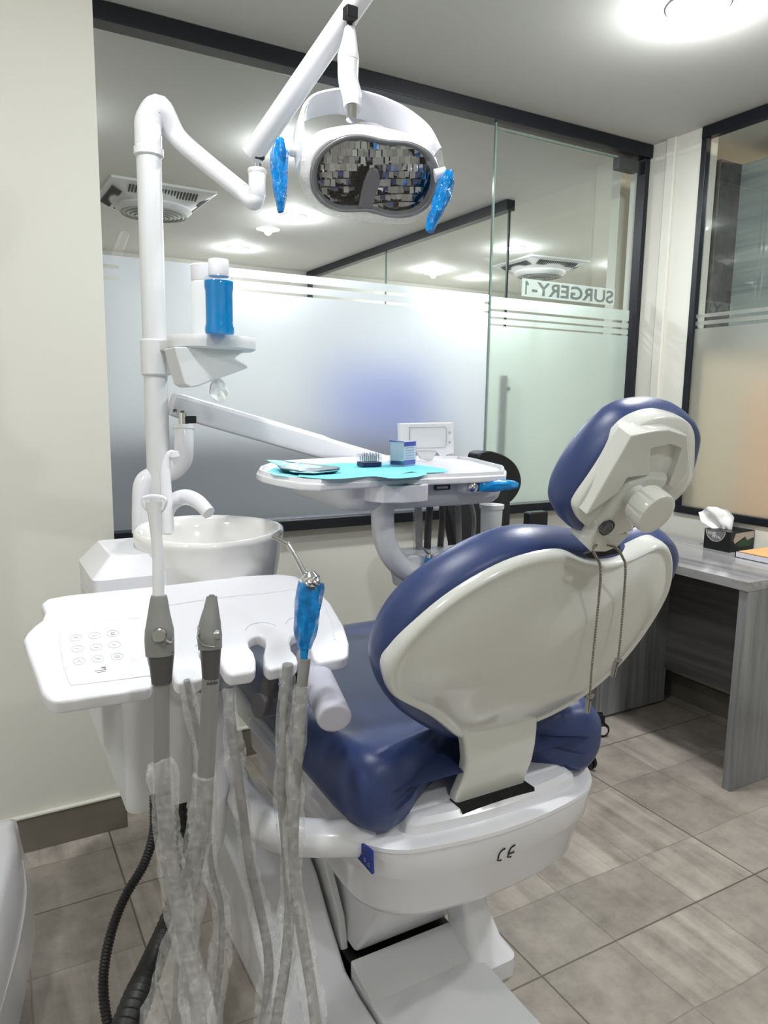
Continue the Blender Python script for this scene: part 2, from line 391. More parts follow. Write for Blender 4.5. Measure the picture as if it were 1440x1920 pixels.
def textm(s, size, origin, ux, uy, thick=0.0006, bold=False, align='LEFT'):
    cu = bpy.data.curves.new('t', 'FONT'); cu.body = s; cu.size = size; cu.align_x = align; cu.extrude = 0
    if bold: cu.offset = size*0.018
    ob = bpy.data.objects.new('t', cu); COL.objects.link(ob)
    dg = bpy.context.evaluated_depsgraph_get(); me = bpy.data.meshes.new_from_object(ob.evaluated_get(dg))
    ux = Vector(ux).normalized(); uy = Vector(uy).normalized(); o = Vector(origin)
    v = [o+ux*p.co.x+uy*p.co.y for p in me.vertices]; f = [tuple(p.vertices) for p in me.polygons]
    bpy.data.objects.remove(ob); bpy.data.meshes.remove(me); bpy.data.curves.remove(cu)
    return v, f
# ================================================================== SETTING
YG = 2.60; XR = 2.866; XC = 0.36; YC = 2.321
struct(box('floor', (-3.0, -2.2, -0.05), (8.5, 8.0, 0.0), FLOOR, bevel=0))
struct(box('ceiling', (-3.0, -2.2, CEIL), (8.5, 8.0, CEIL+0.05), CEILM, bevel=0))
struct(box('wall_left', (-1.6, YC, 0), (XC, YG+0.06, CEIL), WALL, bevel=0.003))
struct(box('wall_side', (-1.65, -2.0, 0), (-1.6, YG, CEIL), WALL, bevel=0))
struct(box('wall_front', (-1.6, -2.05, 0), (XR+0.1, -2.0, CEIL), WALL, bevel=0))
struct(box('wall_back', (XC, YG, 0), (XR+0.1, YG+0.10, 0.885), WALL, bevel=0.002))
b = MB()
b.box((XR, 2.30, 0), (XR+0.10, YG+0.10, CEIL)); b.box((XR, -2.0, 0), (XR+0.10, 2.30, 0.884))
struct(b.out('wall_right', WALL, smooth=False))
struct(box('trim_1', (XR-0.016, 2.435, 0.78), (XR, 2.485, CEIL), WALL, bevel=0.004))
def skirting(name, lo, hi): struct(box(name, lo, hi, SKIRT, bevel=0.002))
skirting('baseboard_left', (-1.6, YC-0.012, 0), (XC+0.004, YC, 0.112))
skirting('baseboard_back', (XC+0.004, YG-0.012, 0), (XR, YG, 0.112))
skirting('baseboard_right', (XR-0.012, -2.0, 0), (XR, YG-0.012, 0.112))
for nm, lo, hi in (('trim_2', (-1.6, YC-0.016, 0.112), (XC+0.006, YC, 0.120)), ('trim_3', (XC+0.006, YG-0.016, 0.112), (XR, YG, 0.120))):
    struct(box(nm, lo, hi, WALL, bevel=0.002))

# window_1: the glazed partition to the corridor
def pane(name, lo, hi, m, parent):
    return box(name, lo, hi, m, parent, bevel=0)
def sheet(name, pts, m, parent, **k):
    n = len(pts); return mk(name, pts, [tuple(range(n))], m, parent, smooth=False, **k)
w1 = empty('window_1', (1.6, YG, 0.872), 'black framed glass partition with frosted lower half', 'window'); w1['kind'] = 'structure'
fb = MB()
fb.box((XC-0.02, YG-0.05, 0.885), (XR-0.006, YG+0.03, 0.926)); fb.box((XC-0.02, YG-0.035, CEIL-0.058), (XR-0.006, YG+0.035, CEIL-0.002))
fb.box((XR-0.036, YG-0.02, 0.92), (XR-0.006, YG+0.03, CEIL-0.058)); fb.box((XC-0.02, YG-0.035, 0.92), (XC+0.012, YG+0.03, CEIL-0.058))
fb.out('frame', FRAMEB, w1, bevel=0.003)
xe = 1.965
def glass_sheet(name, x0, x1, z0, z1, y, m, parent):
    return sheet(name, [(x0, y, z0), (x1, y, z0), (x1, y, z1), (x0, y, z1)], m, parent)
glass_sheet('pane', XC+0.012, xe, 0.92, CEIL-0.058, YG, GLASS, w1)
fm = MB()
def fr(mb, x0, x1, z0, z1, y): o = len(mb.v); mb.v += [Vector((x0, y, z0)), Vector((x1, y, z0)), Vector((x1, y, z1)), Vector((x0, y, z1))]; mb.f.append((o, o+1, o+2, o+3))
y_ = YG-0.003
fr(fm, XC+0.012, xe, 0.92, 1.756, y_); fr(fm, XC+0.012, xe, 1.766, 1.792, y_); fr(fm, XC+0.012, xe, 1.804, 1.833, y_)
for x0, x1 in ((0.452, 0.80), (1.59, xe-0.03)):
    fr(fm, x0, x1, 1.756, 1.766, y_); fr(fm, x0, x1, 1.792, 1.804, y_)
fm.out('frosted_film', FROST, w1, smooth=False)
b = MB(); b.box((xe-0.004, YG-0.006, 0.92), (xe+0.002, YG+0.004, CEIL-0.058)); b.out('pane_edge', mat('polished glass edge', (120, 140, 132), 0.1), w1)

# door_1: the glass leaf beside it, sign on its far face
d1 = empty('door_1', (2.4, YG+0.05, 0.02), 'glass door with a frosted lower half and a SURGERY-1 sign', 'door'); d1['kind'] = 'structure'
dx0, dx1, dy = 1.978, 2.815, YG+0.015
glass_sheet('pane', dx0, dx1, 0.92, 2.508, dy, GLASSG, d1)
e_ = MB(); e_.box((dx0-0.003, dy-0.005, 0.92), (dx0+0.003, dy+0.005, 2.508)); e_.box((dx0, dy-0.005, 2.503), (dx1, dy+0.005, 2.509)); e_.out('pane_edge', MATS['polished glass edge'], d1)
fm = MB(); y_ = dy-0.006
for z0, z1 in ((0.92, 1.708), (1.716, 1.737), (1.746, 1.768), (1.779, 1.829)): fr(fm, dx0, dx1, z0, z1, y_)
fm.out('frosted_film', FROSTG, d1, smooth=False)
hd = tube('door_handle', [(2.10, dy+0.05, 1.02), (2.10, dy+0.05, 1.50)], 0.019, mat('dark steel handle', (40, 43, 42), 0.4, metal=0.3), d1, sm=1)
tube('handle_mount', [(2.10, dy+0.003, 1.44), (2.10, dy+0.05, 1.44)], 0.009, MATS['dark steel handle'], hd, sm=1)
tube('handle_mount', [(2.10, dy+0.003, 1.08), (2.10, dy+0.05, 1.08)], 0.009, MATS['dark steel handle'], hd, sm=1)
box('hinge_patch', (2.675, dy-0.02, 2.455), (2.80, dy+0.02, 2.508), mat('grey hinge patch', (78, 80, 78), 0.4, metal=0.3), d1)
sgn = box('sign_plate', (2.155, dy+0.006, 1.846), (2.722, dy+0.008, 1.922), mat('white sign vinyl', (226, 228, 226), 0.5), d1, bevel=0)
# the sign is read from the corridor, so from this room its letters run backwards
v, f = textm('SURGERY-', 0.083, (0, 0, 0), (1, 0, 0), (0, 0, 1), bold=True)
x0 = min(p.x for p in v); x1 = max(p.x for p in v); z0 = min(p.z for p in v); z1 = max(p.z for p in v)
vv = [Vector((2.712-(p.x-x0)/(x1-x0)*0.500, dy+0.0045, 1.855+(p.z-z0)/(z1-z0)*0.058)) for p in v]
k0 = len(vv); one = [(0.018, 0), (0.018, .058), (0.011, .058), (0.0, .047), (0.0, .038), (0.0105, .045), (0.0105, 0)]
vv += [Vector((2.192-u, dy+0.0045, 1.855+z)) for u, z in one]; f = list(f)+[tuple(range(k0, k0+7))]
mk('sign_lettering', vv, f, mat('grey sign ink', (128, 130, 130), 0.6), d1, smooth=False)
w1.location = w1.location

# window_2: glazing to the next room on the right
w2 = empty('window_2', (XR, 0.8, 0.868), 'black framed side window with frosted lower half', 'window'); w2['kind'] = 'structure'
fb = MB(); fb.box((XR-0.012, -2.0, 0.884), (XR+0.03, 2.30, 0.917)); fb.box((XR-0.012, -2.0, CEIL-0.050), (XR+0.03, 2.30, CEIL-0.002)); fb.box((XR-0.010, 2.272, 0.915), (XR+0.02, 2.30, CEIL-0.050))
fb.out('frame', FRAMEB, w2, bevel=0.003)
sheet('pane', [(XR+0.010, -2.0, 0.915), (XR+0.010, 2.275, 0.915), (XR+0.010, 2.275, CEIL-0.050), (XR+0.010, -2.0, CEIL-0.050)], GLASS, w2)
fm = MB()
for z0, z1 in ((0.915, 1.72), (1.735, 1.752), (1.767, 1.783)):
    o = len(fm.v); fm.v += [Vector((XR+0.007, -2.0, z0)), Vector((XR+0.007, 2.274, z0)), Vector((XR+0.007, 2.274, z1)), Vector((XR+0.007, -2.0, z1))]; fm.f.append((o, o+1, o+2, o+3))
fm.out('frosted_film', FROSTR, w2, smooth=False)

# beyond the glass: corridor and next room
struct(box('wall_far', (-3.0, 6.68, 0), (8.5, 6.75, CEIL), WALL, bevel=0))
struct(box('wall_far_left', (-3.0, YG+0.06, 0), (-2.95, 6.68, CEIL), WALL, bevel=0))
struct(box('wall_far_right', (8.0, YG+0.1, 0), (8.05, 6.68, CEIL), WALL, bevel=0))
struct(box('wall_between', (XR+0.1, 2.86, 0), (8.0, 2.92, CEIL), WALL, bevel=0))
struct(box('wall_next_room', (5.2, -2.1, 0), (5.25, 2.86, CEIL), WALL, bevel=0))
w3 = empty('window_3', (2.90, 5.1, 0), 'far glass partition under a black beam across the corridor', 'window'); w3['kind'] = 'structure'
box('beam', (2.87, 3.66, CEIL-0.06), (2.93, 6.68, CEIL), FRAMEB, w3)
box('far_post', (2.88, 6.64, 0), (2.92, 6.68, CEIL-0.06), FRAMEB, w3)
sheet('pane', [(2.90, 3.68, 0), (2.90, 6.64, 0), (2.90, 6.64, CEIL-0.06), (2.90, 3.68, CEIL-0.06)], GLASS, w3)
box('pane_edge', (2.894, 3.668, 0), (2.906, 3.68, CEIL-0.06), FRAMEB, w3, bevel=0)
box('pane_edge', (2.894, 5.18, 0), (2.906, 5.188, CEIL-0.06), MATS['polished glass edge'], w3, bevel=0)

# wood-clad cupboard in the next room
cb = empty('wall_cupboard', (3.22, 1.2, 1.70), 'grey wood wall cupboard seen through the clear top of the side window', 'cupboard')
box('side_panel', (3.075, 2.36, 1.66), (3.225, 2.40, 2.50), WOODX, cb)
box('carcass', (3.225, -1.2, 1.66), (3.60, 2.40, 2.50), WOODC, cb)
box('shelf', (3.0, 2.38, 1.62), (3.60, 2.42, 1.66), WOODC, cb)
dk = box('added_peach_panel', (4.0, 2.80, 0.3), (5.19, 2.855, 1.55), mat('added peach panel', (236, 178, 132), 0.8), bevel=0.02)  # added panel, stands in for the peach tone in the side window film
tag(dk, 'peach coloured panel added for the warm tone in the frosted side window', 'added panel')

# fans and downlights in the ceilings
DL_EMIT = mat('glowing downlight', (255, 252, 245), 0.5, emit=(255, 250, 240), estr=30)
def downlight(x, y, label, group=None, r=0.075):
    t = empty('ceiling_downlight', (x, y, CEIL), label, 'downlight', group)
    lathe('trim_ring', [(r, -0.001), (r+0.014, -0.001), (r+0.012, -0.004), (r+0.002, -0.005), (r-0.002, -0.004), (r-0.003, -0.001)], (x, y, CEIL), WHITE, t)
    lathe('diffuser', [(r-0.001, -0.002), (r-0.002, -0.005), (0.0, -0.009)], (x, y, CEIL), DL_EMIT, t)
downlight(*ROOM_LIGHTS[0], 'bright round downlight in the surgery ceiling at the top right', r=0.08)
hl = ['round downlight in the corridor ceiling, just below the lamp head', 'round downlight in the corridor ceiling, above the mouthwash bottles',
      'left of the two far downlights seen below the corridor beam', 'smaller far downlight right of the pair below the corridor beam',
      'bright corridor downlight beside the glass door edge', 'corridor downlight showing at the right edge of the glass door']
for (x, y), l in zip(HALL_LIGHTS[:6], hl): downlight(x, y, l, 'downlights in the corridor ceiling')

LOUV = mat('dark vent gap', (40, 42, 40), 0.7)
def ceiling_fan(cx, cy, rot, label):
    t = empty('ceiling_vent', (cx, cy, CEIL), label, 'ceiling vent', 'square ceiling vents in the corridor')
    R = Matrix.Rotation(rot, 3, 'Z'); o = Vector((cx, cy, CEIL)); h = 0.30
    def T(x, y, z): return o+R @ Vector((x, y, z))
    out = []; rings = []
    for s, z in ((1.0, 0), (1.0, -0.012), (0.93, -0.02)):
        rings.append([T(x*s, y*s, z) for x, y in rrect(0, 0, h, h, 0.01, 6)])
    v, f = loftm(rings, cap=True); mk('frame', v, f, WHITE2, t)
    # sloping wings to the round grille
    n = 48; sq = []; ci = []
    for k in range(n):
        a = 2*math.pi*k/n; c, s = math.cos(a), math.sin(a); m_ = max(abs(c), abs(s)); sq.append(T(c/m_*h*0.92, s/m_*h*0.92, -0.02)); ci.append(T(c*0.21, s*0.21, -0.075))
    v = sq+ci; f = [(k, (k+1) % n, n+(k+1) % n, n+k) for k in range(n)]
    mk('sloped_cover', v, f, WHITE2, t)
    for side in range(4):
        g = MB()
        Rs = Matrix.Rotation(side*math.pi/2, 3, 'Z')
        for i in range(22):
            x = -0.19+i*0.018
            y0 = 0.275; zz = -0.026
            pts = [Rs @ Vector((x, y0, zz)), Rs @ Vector((x+0.008, y0, zz)), Rs @ Vector((x+0.008, max(0.222, (0.222**2-0)**.5), zz-0.026)), Rs @ Vector((x, 0.222, zz-0.026))]
            a = [T(*p) for p in pts]; g.add(prismm(a, (0, 0, -0.004)))
        g.out('louvre_slots', LOUV, t, smooth=False)
    dish = [(0.215, -0.07), (0.222, -0.085), (0.20, -0.105), (0.12, -0.125), (0.0, -0.13)]
    lathe('round_grille', dish, (cx, cy, CEIL), WHITE2, t, n=48)
    rg = MB()
    for r, z in ((0.19, -0.112), (0.165, -0.118), (0.14, -0.124), (0.115, -0.128), (0.09, -0.131), (0.06, -0.133)):
        pts = [T(r*math.cos(2*math.pi*k/40), r*math.sin(2*math.pi*k/40), z) for k in range(41)]; rg.add(tubem(pts, 0.0035, n=6, sm=1))
    rg.out('grille_rings', mat('grille grey', (150, 152, 150), 0.5), t)
ceiling_fan(1.04, 4.74, 0.02, 'square ceiling vent with round grille, seen behind the lamp post')
ceiling_fan(4.40, 5.12, -0.1, 'square ceiling vent with round grille, seen through the glass door')

# added panel standing in for the blue blur in the frosted glass
bn = empty('added_blue_panel', (2.4, 4.4, 0), 'blue panel added for the blue tone in the frosted glass', 'added panel')
bl = mat('added blue panel', (96, 122, 236), 0.6)
box('panel', (1.95, 4.40, 0.35), (2.75, 4.44, 1.62), bl, bn, bevel=0.01)
for x in (2.0, 2.70): box('leg', (x-0.02, 4.2, 0), (x+0.02, 4.64, 0.35), STEEL, bn)
rc = empty('added_counter', (1.1, 3.2, 0), 'dark grey counter added to darken the lower frosted glass', 'added counter')  # added block: darkens the lower film and holds back light behind it
rm = mat('added charcoal counter', (58, 60, 60), 0.5)
box('front', (-0.4, 3.25, 0), (2.15, 3.29, 1.16), rm, rc); box('worktop', (-0.4, 3.20, 1.16), (2.18, 3.80, 1.20), rm, rc)
for x in (-0.38, 2.11): box('side', (x, 3.29, 0), (x+0.04, 3.75, 1.16), rm, rc)

# ================================================================== DESK CORNER
DT = 0.779
dsk = empty('desk', (2.58, 2.0, 0), 'grey wood-effect desk against the right wall', 'desk')
box('desktop', (2.305, 1.525, DT-0.035), (XR-0.014, YG-0.014, DT), wood('pale grey glossy desktop', (186, 185, 186), (120, 119, 122), 1, rough=0.09), dsk)
box('end_panel', (2.311, 1.527, 0.0), (XR-0.014, 1.562, DT-0.035), WOODZ, dsk)
box('back_panel', (2.735, 1.562, 0.18), (2.752, 2.19, DT-0.035), WOODX, dsk)
dr = empty('drawer_unit', (2.5, 2.35, 0), 'grey wood drawer pedestal under the desk beside the chair', 'drawers')
box('carcass', (2.335, 2.19, 0.012), (2.75, 2.575, DT-0.036), WOODZ, dr)
for k in range(3):
    d_ = box('drawer', (2.317, 2.193, 0.03+k*0.235), (2.334, 2.572, 0.255+k*0.235), WOODZ, dr)
    box('handle', (2.305, 2.34, 0.15+k*0.235), (2.316, 2.43, 0.162+k*0.235), STEEL, d_)
# tissue box
tb = empty('tissue_box', (2.78, 1.94, DT), 'black tissue box with a white tissue standing up, on the desk', 'tissue box')
bx = (2.70, 1.885, 2.858, 2.01); TZ = DT+0.085
box('carton', (bx[0], bx[1], DT), (bx[2], bx[3], TZ), mat('black printed card', (18, 20, 20), 0.35), tb)
def arcpoly(cx, cz, r, a0, a1, n=20): return [(cx+r*math.cos(math.radians(a0+(a1-a0)*k/n)), cz+r*math.sin(math.radians(a0+(a1-a0)*k/n))) for k in range(n+1)]
yc = 1.955; o_ = bx[0]-0.0008
sheet('front_emblem', [(o_, yc-u, z) for u, z in arcpoly(0, TZ-0.002, 0.046, 180, 360)], mat('grey emblem print', (110, 108, 108), 0.4), tb)
rim = MB(); rim.add(tubem([(o_-0.0004, yc-u, z) for u, z in arcpoly(0, TZ-0.002, 0.046, 180, 360)], 0.0012, n=6, sm=1)); rim.out('emblem_rim', mat('silver print', (190, 190, 190), 0.4), tb)
v, f = textm('ROSE', 0.016, (o_-0.001, yc+0.036, TZ-0.021), (0, -1, 0), (0, 0, 1), bold=True); g = MB(); g.add((v, f))
v, f = textm('PETAL', 0.015, (o_-0.001, yc+0.014, TZ-0.033), (0, -1, 0), (0, 0, 1), bold=True); g.add((v, f))
g.out('carton_lettering', mat('white print', (225, 225, 225), 0.5), tb, smooth=False)
sheet('side_flower_print', [(bx[0]+0.02+u, bx[1]-0.0008, DT+z) for u, z in [(0, .05), (.012, .078), (.13, .082), (.134, .055), (.09, .045), (.075, .062), (.04, .048), (.01, .035)]], mat('pink grey flower print', (176, 166, 156), 0.5), tb)
sheet('side_leaf_print', [(bx[0]+0.03+u, bx[1]-0.0006, DT+z) for u, z in [(0, .03), (.04, .046), (.08, .06), (.12, .04), (.1, .02), (.03, .022)]], mat('dark green print', (34, 72, 42), 0.5), tb)
# tissue: folded crumpled sheet
def crumple(name, base, up, side, h, wd, m, parent, seed, nu=14, nv=12, flare=0.5, amp=0.2):
    base = Vector(base); up = Vector(up).normalized(); side = Vector(side).normalized(); nn = up.cross(side)
    v = []; f = []
    for layer in (0, 1):
        off = len(v)
        for j in range(nv+1):
            t = j/nv
            for i in range(nu+1):
                s = i/nu*2-1; ww = wd*(0.35+0.65*min(1, t*1.6))*(1-0.35*max(0, t-0.6)*flare*2)
                q = noise.noise(Vector((s*1.7+seed, t*2.3, layer*0.4)))*amp*h + math.sin(s*5+seed+t*2)*h*amp*0.3*t
                v.append(base+up*(h*t*(1-0.18*abs(s)+0.12*noise.noise(Vector((s*2+seed, 3, 1)))))+side*(s*ww/2)+nn*(q+(layer-0.5)*0.0012))
        for j in range(nv):
            for i in range(nu):
                a = off+j*(nu+1)+i; f.append((a, a+1, a+nu+2, a+nu+1))
    return mk(name, v, f, m, parent, auto=60)
crumple('tissue', (2.765, 1.955, TZ-0.012), (-0.35, 0.42, 0.8), (0.5, -0.8, 0.2), 0.125, 0.13, TISSUE, tb, 3)
nb = empty('desk_tray', (2.76, 1.72, DT), 'clear tray with an orange card lying on the desk corner', 'tray')
box('orange_card', (2.655, 1.575, DT+0.022), (2.852, 1.81, DT+0.027), mat('orange card', (240, 190, 128), 0.6), nb, bevel=0.001)
b = MB(); b.box((2.645, 1.57, DT), (2.649, 1.82, DT+0.022)); b.box((2.645, 1.816, DT), (2.852, 1.82, DT+0.022)); b.box((2.645, 1.57, DT), (2.852, 1.574, DT+0.022)); b.box((2.645, 1.57, DT), (2.852, 1.82, DT+0.003)); b.out('acrylic_tray', mat('pale acrylic', (205, 204, 214), 0.15), nb, smooth=False)

# office chair behind the unit, partly hidden
oc = empty('office_chair', (1.98, 2.15, 0), 'black office chair behind the instrument tray', 'chair')
MESHB = mat('black chair fabric', (22, 23, 26), 0.7, bump=0.4, bscale=300)
YO = 2.15
backo = [ony(px, py, YO) for px, py in [(842, 948), (846, 985), (852, 1020), (862, 1060), (950, 1060), (956, 1010), (958, 940), (952, 905), (925, 900), (880, 915)]]
hr_ = [ony(px, py, YO) for px, py in [(897, 858), (903, 848), (922, 846), (948, 855), (966, 869), (976, 888), (978, 908), (970, 928), (955, 942), (946, 925), (940, 900), (920, 880), (900, 872)]]
prism('backrest', closed_spline(backo, 4), (0, 0.05, 0), MESHB, oc, bevel=0.01)
prism('headrest', closed_spline(hr_, 5), (0, 0.07, 0), BLACK, oc, bevel=0.016)
box('seat', (1.70, 1.98, 0.42), (2.15, 2.38, 0.50), MESHB, oc, bevel=0.03)
box('back_bracket', (1.86, 2.16, 0.46), (1.96, 2.2, 0.96), BLACK, oc, bevel=0.01)
tube('gas_column', [(1.96, 2.18, 0.10), (1.96, 2.18, 0.42)], 0.028, BLACK, oc, sm=1)
hub = Vector((1.96, 2.18, 0.105))
CW = mat('white castor ring', (215, 215, 215), 0.4)
for k, a in enumerate((-0.36, 0.95, 2.2, 3.45, 4.75)):
    r_ = 0.29; e = hub+Vector((math.cos(a)*r_, math.sin(a)*r_, -0.02))
    lg = tube('base_leg', [hub, e], [0.028, 0.017], BLACK, oc, sm=1)
    d = Vector((-math.sin(a), math.cos(a), 0))
    c0 = e+Vector((0, 0, -0.05)); c0.z = 0.031
    cs = lathe('castor', [(0.004, -0.022), (0.024, -0.022), (0.030, -0.018), (0.030, -0.004), (0.014, -0.003), (0.014, 0.003), (0.030, 0.004), (0.030, 0.018), (0.024, 0.022), (0.004, 0.022)], c0, BLACK, oc, axis=d, n=24)
    lathe('castor_ring', [(0.011, -0.0235), (0.019, -0.0235), (0.019, -0.0215), (0.011, -0.0215)], c0, CW, cs, axis=d, n=24)
    tube('castor_fork', [c0+Vector((0, 0, 0.03)), e], 0.014, BLACK, cs, sm=1)
# ================================================================== DENTAL CHAIR
ch = empty('dental_chair', (0.88, 1.35, 0), 'white dental chair with navy blue upholstery, reclined towards the viewer', 'dental chair')
box('base_plate', (0.695, 0.55, 0.0), (0.995, 1.36, 0.058), WHITE2, ch, bevel=0.006)
prism('base_ridge', [(0.697, 1.26, 0.058), (0.697, 1.365, 0.085), (0.697, 1.365, 0.0), (0.697, 1.26, 0.0)], (0.296, 0, 0), WHITE2, ch, bevel=0.003)
box('base_slot', (0.70, 1.366, 0.0), (0.985, 1.45, 0.07), MATS['black card'] if 'black card' in MATS else BLACK, ch)
prof = [(0.7, 0), (0.7, .045), (1.30, .050), (1.37, .062), (1.45, .125), (1.535, .208), (1.60, .245), (1.70, .262), (1.95, .265), (1.98, .25), (1.98, 0)]
prism('floor_box_cover', [(0.50, y, z) for y, z in prof], (0.190, 0, 0), WHITE, ch, bevel=0.014)
prism('inner_side_cover', [(0.70, 1.40, 0.0), (0.70, 1.44, 0.14), (0.70, 1.52, 0.24), (0.70, 1.66, 0.30), (0.70, 1.80, 0.30), (0.70, 1.80, 0)], (0.02, 0, 0), WHITE2, ch, bevel=0.006)
def rr3(cx, cy, hx, hy, r, z, n=7, bulge=0.0):
    out = []; P = rrect(cx, cy, hx, hy, r, n)
    for i, (x, y) in enumerate(P):
        x2, y2 = P[(i+1) % len(P)]; m_ = 12 if (bulge and y < cy and abs(x2-x) > hx*0.7) else 1
        for k in range(m_):
            xx, yy = x+(x2-x)*k/m_, y+(y2-y)*k/m_
            if yy < cy: yy -= bulge*(1-((xx-cx)/hx)**2)
            out.append((xx, yy, z))
    return out
# lift column
loft('lift_column', [rr3(0.852, 1.55, 0.132, 0.165, 0.01, 0.085), rr3(0.865, 1.50, 0.125, 0.20, 0.02, 0.22), rr3(0.875, 1.46, 0.12, 0.24, 0.02, 0.42)], WHITE, ch, auto=50)
fc = [rr3(1.025, 1.30, 0.062, 0.075, 0.03, 0.0), rr3(1.025, 1.30, 0.062, 0.075, 0.03, 0.045), rr3(1.018, 1.315, 0.05, 0.06, 0.03, 0.075), rr3(1.006, 1.34, 0.036, 0.055, 0.02, 0.15), rr3(1.0, 1.37, 0.034, 0.055, 0.02, 0.27)]
loft('foot_cover', fc, WHITE, ch, auto=40)
# rear housing with its lid
hc = (0.878, 1.45)
def hr3(hx, yr, r, z, b): return rr3(hc[0], (yr+1.78)/2, hx, (1.78-yr)/2, r, z, 9, b)
HR = [(0.366, 0.19, 1.20, .02), (0.370, 0.238, 1.145, .03), (0.384, 0.262, 1.115, .042), (0.410, 0.276, 1.100, .048), (0.488, 0.292, 1.090, .053), (0.498, 0.302, 1.085, .056), (0.553, 0.308, 1.082, .058)]
hs = [hr3(hx, yr, 0.10, z, b_) for z, hx, yr, b_ in HR]
hous = loft('rear_housing', hs, WHITE, ch, auto=50)
lid = loft('housing_lid', [hr3(0.310, 1.080, 0.10, 0.554, 0.058), hr3(0.310, 1.080, 0.10, 0.562, 0.058), hr3(0.302, 1.088, 0.095, 0.567, 0.056), hr3(0.25, 1.14, 0.08, 0.570, 0.03)], WHITE, ch, auto=50)
sad = [rr3(0.885, 1.13, 0.215, 0.052, 0.02, 0.560, bulge=0.022), rr3(0.885, 1.13, 0.210, 0.050, 0.02, 0.586, bulge=0.022), rr3(0.885, 1.132, 0.198, 0.044, 0.02, 0.596, bulge=0.018)]
loft('saddle_cover', sad, WHITE, lid, auto=40)
box('stem_slot', (0.785, 1.066, 0.575), (0.965, 1.112, 0.598), mat('dark slot', (8, 8, 9), 0.8), lid, bevel=0)
# CE mark on the housing
def arcband(cx, cy, r0, r1, a0, a1, n=22):
    p = [(cx+r1*math.cos(math.radians(a0+(a1-a0)*k/n)), cy+r1*math.sin(math.radians(a0+(a1-a0)*k/n))) for k in range(n+1)]
    q = [(cx+r0*math.cos(math.radians(a0+(a1-a0)*k/n)), cy+r0*math.sin(math.radians(a0+(a1-a0)*k/n))) for k in range(n+1)]
    v = p+q; f = [(k, k+1, n+1+k+1, n+1+k) for k in range(n)]; return v, f
def housing_y(x, z):
    Z = [h[0] for h in HR]; yr = np.interp(z, Z, [h[2] for h in HR]); b_ = np.interp(z, Z, [h[3] for h in HR]); hx = np.interp(z, Z, [h[1] for h in HR])
    return yr-b_*(1-((x-hc[0])/hx)**2)
g = MB(); sh = 0.0172
cmp_ = ony(948, 1598, 1.035); cxm, czm = cmp_.x-0.010, cmp_.z
for cx_ in (cxm, cxm+0.0285):
    v, f = arcband(cx_, czm, sh*0.76, sh, 80, 280); g.add(([(x, 0, z) for x, z in v], f))
g.add(([(cxm+0.0285-sh*0.95, 0, czm-0.0021), (cxm+0.0285+0.002, 0, czm-0.0021), (cxm+0.0285+0.002, 0, czm+0.0021), (cxm+0.0285-sh*0.95, 0, czm+0.0021)], [(0, 1, 2, 3)]))
from mathutils.bvhtree import BVHTree
hoff = hous.location+ch.location
bv = BVHTree.FromPolygons([v.co+hoff for v in hous.data.vertices], [tuple(p.vertices) for p in hous.data.polygons])
for p in g.v:
    p.x = cxm+(p.x-cxm)*0.86; h_ = bv.ray_cast(Vector((p.x, 0.5, p.z)), Vector((0, 1, 0)))[0]
    p.y = (h_.y if h_ else 1.03)-0.0012
g.out('ce_mark', INK, hous, smooth=False)
# blue label on the side of the housing
def lab(px, py): return onx(px, py, 0.574)
lbo = prism('blue_label', [onx(*p, 0.586) for p in [(664, 1572), (695, 1596), (697, 1640), (668, 1607)]], (0.006, 0, 0), BLUEF, ch, bevel=0.0008)
g = MB()
for px_, py_ in ((677, 1598), (684, 1612), (691, 1622)):
    c_ = onx(px_, py_, 0.5854); v, f = arcband(c_.y, c_.z, 0.0026, 0.0036, 0, 360); g.add(([(0.5854, x, z) for x, z in v], f))
g.out('label_print', mat('white label print', (200, 205, 215), 0.5), lbo, smooth=False)
# seat cushion
XS0, XS1 = 0.560, 1.200; xm = (XS0+XS1)/2
def seat_ring(y, hx, zb, zt, r=0.055, dip=0.0, n=8, side=0.0):
    out = []
    hz = (zt-zb)/2; cz = (zt+zb)/2
    pts = rrect(0, 0, hx, hz, min(r, hz*0.98), n)
    # extra points along the top and the bottom
    res = []
    for i, p in enumerate(pts):
        res.append(p); q = pts[(i+1) % len(pts)]
        if abs(p[0]-q[0]) > hx*0.8:
            for k in range(1, 12): t = k/12; res.append((p[0]+(q[0]-p[0])*t, p[1]+(q[1]-p[1])*t))
    for u, v in res:
        z = cz+v
        c = 1-(u/hx)**2
        if v > 0: z -= dip*c**2
        out.append((xm+u, y, z))
    return out
sr = [seat_ring(1.082, 0.255, 0.625, 0.67, 0.02, 0), seat_ring(1.086, 0.285, 0.595, 0.705, 0.05, 0.0), seat_ring(1.10, 0.303, 0.578, 0.725, 0.06, 0.0), seat_ring(1.14, 0.315, 0.570, 0.735, 0.06, 0.010), seat_ring(1.20, 0.319, 0.570, 0.735, 0.06, 0.025), seat_ring(1.36, 0.320, 0.578, 0.712, 0.055, 0.03),
      seat_ring(1.55, 0.315, 0.59, 0.700, 0.05, 0.02), seat_ring(1.78, 0.305, 0.59, 0.702, 0.05, 0.012), seat_ring(1.93, 0.295, 0.585, 0.700, 0.05, 0.01), seat_ring(2.02, 0.28, 0.56, 0.672, 0.05, 0.0), seat_ring(2.14, 0.26, 0.46, 0.58, 0.05, 0), seat_ring(2.20, 0.24, 0.42, 0.50, 0.03, 0)]
